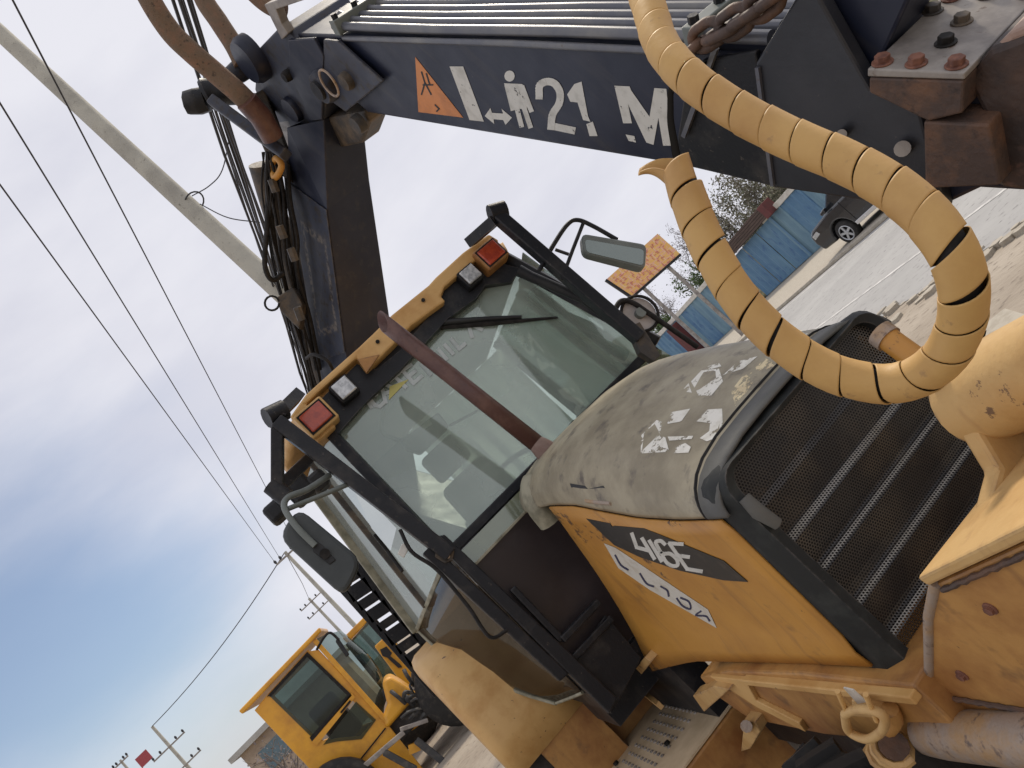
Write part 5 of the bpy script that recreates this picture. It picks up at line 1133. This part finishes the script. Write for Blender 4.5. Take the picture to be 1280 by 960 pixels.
for i in range(3):
    y = 29.05+1.52*i; q = MB(); rows = []
    for k in range(13):
        yy = y+.02+1.46*k/12; dx = .03*(1 if (k//2) % 2 else -1); rows.append([(FX+dx-.02, yy, .14), (FX+dx-.02, yy, 2.72)])
    part(q.grid(rows), 'gate_panel', 'fence_blue', gate, solid=.01)
for i in range(5):
    q = MB(); q.box((FX-.45+.02*i,28.7,2.80+.125*i),(FX+.10,33.9,2.91+.125*i)); part(q, 'plank', 'timber', gate, bevel=.01)
for y in (28.35, 33.95):
    q = MB(); q.box((FX-.48,y,2.70),(FX+.1,y+.45,3.40)); part(q, 'gate_post_cap', 'redbrown', gate, bevel=.02)
# far gate post at the left end of what shows
q = MB(); c = fp(846,408); q.box((FX-.5,c.y-.4,.12),(FX+.1,c.y+.5,2.75)); rp = q.build('red_post', M['redbrown'], bevel=.03); tag(rp, 'dark red post against the blue fence beside the round mirror', 'post')

SY = 27.0
sg = thing('sign_board', 'orange and yellow printed sign board on posts behind the right mirror', 'sign')
cs_ = [atY(757,350,SY), atY(822,292,SY-1.0), atY(851,318,SY-1.0), atY(790,372,SY)]
q = MB(); q.add(cs_, [(0,1,2,3)]); sb = part(q, 'printed_face', 'sign', sg)
uvl = sb.data.uv_layers.new(name='UVMap')
for lpp in sb.data.loops: uvl.data[lpp.index].uv = [(0,1),(1,1),(1,0),(0,0)][lpp.vertex_index]
q = MB(); q.slab([c+V((0,.03,0)) for c in cs_], (0,.12,0)); part(q, 'board', 'plate', sg)
for a, b in ((0,3),(3,2)):
    q = MB(); q.bar(cs_[a], cs_[b], .07, .10); part(q, 'frame', 'black', sg)
for u in (.25, .75):
    c = cs_[3].lerp(cs_[2], u)+V((0,.1,0)); q = MB(); q.tube([c+V((0,0,1)), (c.x,c.y,0)], .08, 8); part(q, 'post', 'plate', sg)
# rows of red characters on the sign, too small to read
q = MB()
for r_ in range(4):
    for k in range(9):
        u0, v0 = .05+.10*k+random.uniform(-.01,.01), .10+.225*r_
        def S(u, v): return (cs_[0].lerp(cs_[1],u)).lerp(cs_[3].lerp(cs_[2],u), v)+V((0,-.02,0))
        for _ in range(4):
            u1, v1 = u0+random.uniform(0,.06), v0+random.uniform(0,.15)
            if random.random() < .5: q.slab([S(u1,v1),S(u1+.035,v1),S(u1+.035,v1+.025),S(u1,v1+.025)], (0,-.004,0))
            else: q.slab([S(u1,v1),S(u1+.010,v1),S(u1+.010,v1+.10),S(u1,v1+.10)], (0,-.004,0))
o = part(q, 'printed_characters', 'sign_red', sg); o['kind'] = 'stuff'
gp_ = MB(); gp_.slab([atY(x,y,30) for x,y in [(838,352),(862,342),(885,358),(850,396),(838,372)]], (0,.5,0)); 

# black SUV parked at the far kerb
car = thing('black_car', 'black car with alloy wheels parked by the blue fence', 'car')
wc = atZ(1057,290,.33); CX = 17.25; CYF = atX(1057,290,CX).y     # the wheel that shows
def cpt(y, z): return V((CX, CYF+y, z))
body = [(.62,.32),(.95,.36),(1.02,.62),(.98,.86),(.80,.95),(.0,1.02),(-.15,1.03),(-2.6,1.03),(-3.5,1.0),(-3.6,.6),(-3.5,.34)]
def arch(c, r):
    return [(c+r*math.cos(a), .33+r*math.sin(a)) for a in [math.pi*i/10 for i in range(11)]]
low = [(-3.5,.30)]+[(y,z) for y,z in reversed(arch(-2.75,.40))]+[(y,z) for y,z in reversed(arch(0,.40))]
prof = [(.95,.36),(1.02,.62),(.98,.86),(.80,.95),(.0,1.04),(-2.6,1.06),(-3.5,1.0),(-3.6,.6),(-3.5,.34)]+[(y,z) for y,z in reversed(arch(-2.75,.40))]+[(y,z) for y,z in reversed(arch(0,.40))]
q = MB(); q.slab([cpt(y,z) for y,z in prof], (1.78,0,0)); cb = part(q, 'body', 'carpaint', car, bevel=.06, seg=3)
q = MB(); q.add([cpt(y,z)+V((dx,0,0)) for dx, pr in ((.08,[(.15,1.03),(-.55,1.48),(-2.5,1.52),(-3.4,1.05)]),(1.70,[(.15,1.03),(-.55,1.48),(-2.5,1.52),(-3.4,1.05)])) for y,z in pr], [(0,1,2,3),(4,5,6,7),(0,1,5,4),(1,2,6,5),(2,3,7,6)]); part(q, 'greenhouse', 'carglass', car, bevel=.05)
q = MB(); q.slab([cpt(-.6,1.485)+V((.14,0,0)),cpt(-2.45,1.525)+V((.14,0,0)),cpt(-2.45,1.555)+V((.22,0,0)),cpt(-.6,1.515)+V((.22,0,0))], (1.42,0,0)); part(q, 'roof', 'carpaint', car, bevel=.02)
for yy in (0,-2.75):
    for sx in (0.02, 1.56):
        x_ = CX+sx; k = 28; t = MB(); t.grid([[(x_+px, CYF+yy+pr*math.cos(2*math.pi*i/k), .33+pr*math.sin(2*math.pi*i/k)) for i in range(k)] for px, pr in [(-.02,.20),(-.02,.29),(.02,.33),(.16,.33),(.2,.29),(.2,.2)]], close=True)
        ty = part(t, 'wheel', 'tyre', car, smooth=True)
        d = MB(); d.cyl((x_+.04,CYF+yy,.33),(x_+.16,CYF+yy,.33),.205,24); part(d, 'brake_disc', 'hose', ty)
        s_ = MB(); s_.tube([(x_-.012,CYF+yy+.2*math.cos(a),.33+.2*math.sin(a)) for a in [2*math.pi*i/24 for i in range(25)]], .018, 6)
        for i in range(5):
            a = 2*math.pi*i/5+.3; s_.bar((x_+.0,CYF+yy,.33),(x_-.0,CYF+yy+.19*math.cos(a),.33+.19*math.sin(a)),.03,.06,up=(0,-math.sin(a),math.cos(a)))
        s_.cyl((x_-.02,CYF+yy,.33),(x_+.02,CYF+yy,.33),.05,10); part(s_, 'rim', 'rim', ty, smooth=True)
q = MB(); q.box((CX-.035,CYF-2.2,.30),(CX+.0,CYF-.48,.40)); part(q, 'running_board', 'chrome', car, bevel=.01)
q = MB(); q.slab([cpt(.02,1.04)+V((-.12,0,0)),cpt(-.16,1.04)+V((-.12,0,0)),cpt(-.16,1.16)+V((-.12,0,0)),cpt(.02,1.13)+V((-.12,0,0))], (.14,0,0)); part(q, 'wing_mirror', 'carpaint', car, bevel=.03)
q = MB(); q.box((CX-.004,CYF-1.3,.80),(CX+.01,CYF-1.12,.83)); part(q, 'door_handle', 'chrome', car)
for yy in (-.55,-1.55,-2.35):
    q = MB(); q.bar(cpt(yy,.42)+V((-.004,0,0)), cpt(yy,1.02)+V((-.004,0,0)), .008,.008); part(q, 'door_seam', 'hose', car)
q = MB(); q.slab([cpt(.90,.72)+V((-.006,0,0)),cpt(.62,.76)+V((-.006,0,0)),cpt(.66,.87)+V((-.006,0,0)),cpt(.90,.84)+V((-.006,0,0))], (.03,0,0)); part(q, 'headlamp', 'lampglass', car, bevel=.008)

ldr['label'] = 'clean yellow wheel loader parked behind with its cab door facing us'
car.scale = (1.2,1.2,1.2); car.location = V((CX,CYF,0))*(1-1.2)
# trees, scrub
tree('bare_tree', (31,44,1.0), 9.5, 1.0, 'bare budding tree reaching above the sign board towards the torn hose end', 'bud', 2600, 21, 4, .05, .13)
tree('bare_tree', (29,37,.8), 7.0, 1.0, 'slender bare tree just behind the sign board and the fence', 'bud', 1500, 22, 4, .045, .09)
tree('bare_tree', (30,52,1.0), 8.0, 1.0, 'bare tree left of the sign board above the round mirror', 'bud', 1500, 23, 4, .05, .1)
tree('budding_tree', (31,34,1.2), 7.5, .9, 'dense twiggy tree with dull green leaves over the brown gate canopy', 'leaf_d', 5200, 24, 4, .09, .12)
tree('budding_tree', (33,29.5,1.4), 7.0, .9, 'twiggy greenish tree under the black bracket of the dipper arm', 'leaf_d', 4200, 25, 4, .09, .12)
for i, (x, y, w, h, lf, lab) in enumerate(((28.2,32.3,1.6,5.6,'leaf_d','tall tangled bush rising behind the middle of the timber gate canopy'),(29.5,36.8,1.7,5.2,'leaf_d','tangled grey green bush behind the left end of the gate canopy'),(27.5,40,1.3,3.6,'leaf_g','bright green bush just behind the fence between sign and hose'),(28.5,34.5,1.5,4.0,'leaf_d','dull green bush behind the right end of the timber gate canopy'),(28.5,30,1.6,3.9,'leaf_d','brownish green bush behind the gate nearest the car'),(29,26,1.6,3.6,'leaf_d','low dull bush behind the pale fence panels by the car'),(27.5,47,1.4,3.4,'leaf_g','green bush beyond the fence beside the round mirror'))):
    bush((x,y,.4), w, h, lab, lf, 3600, 40+i)
tree('bare_tree', (atY(318,935,24).x,24,0), atY(305,900,24).z*1.15, 1.1, 'small bare tree poking out left of the loader cab roof', 'bud', 250, 31, 3, .05, .06)
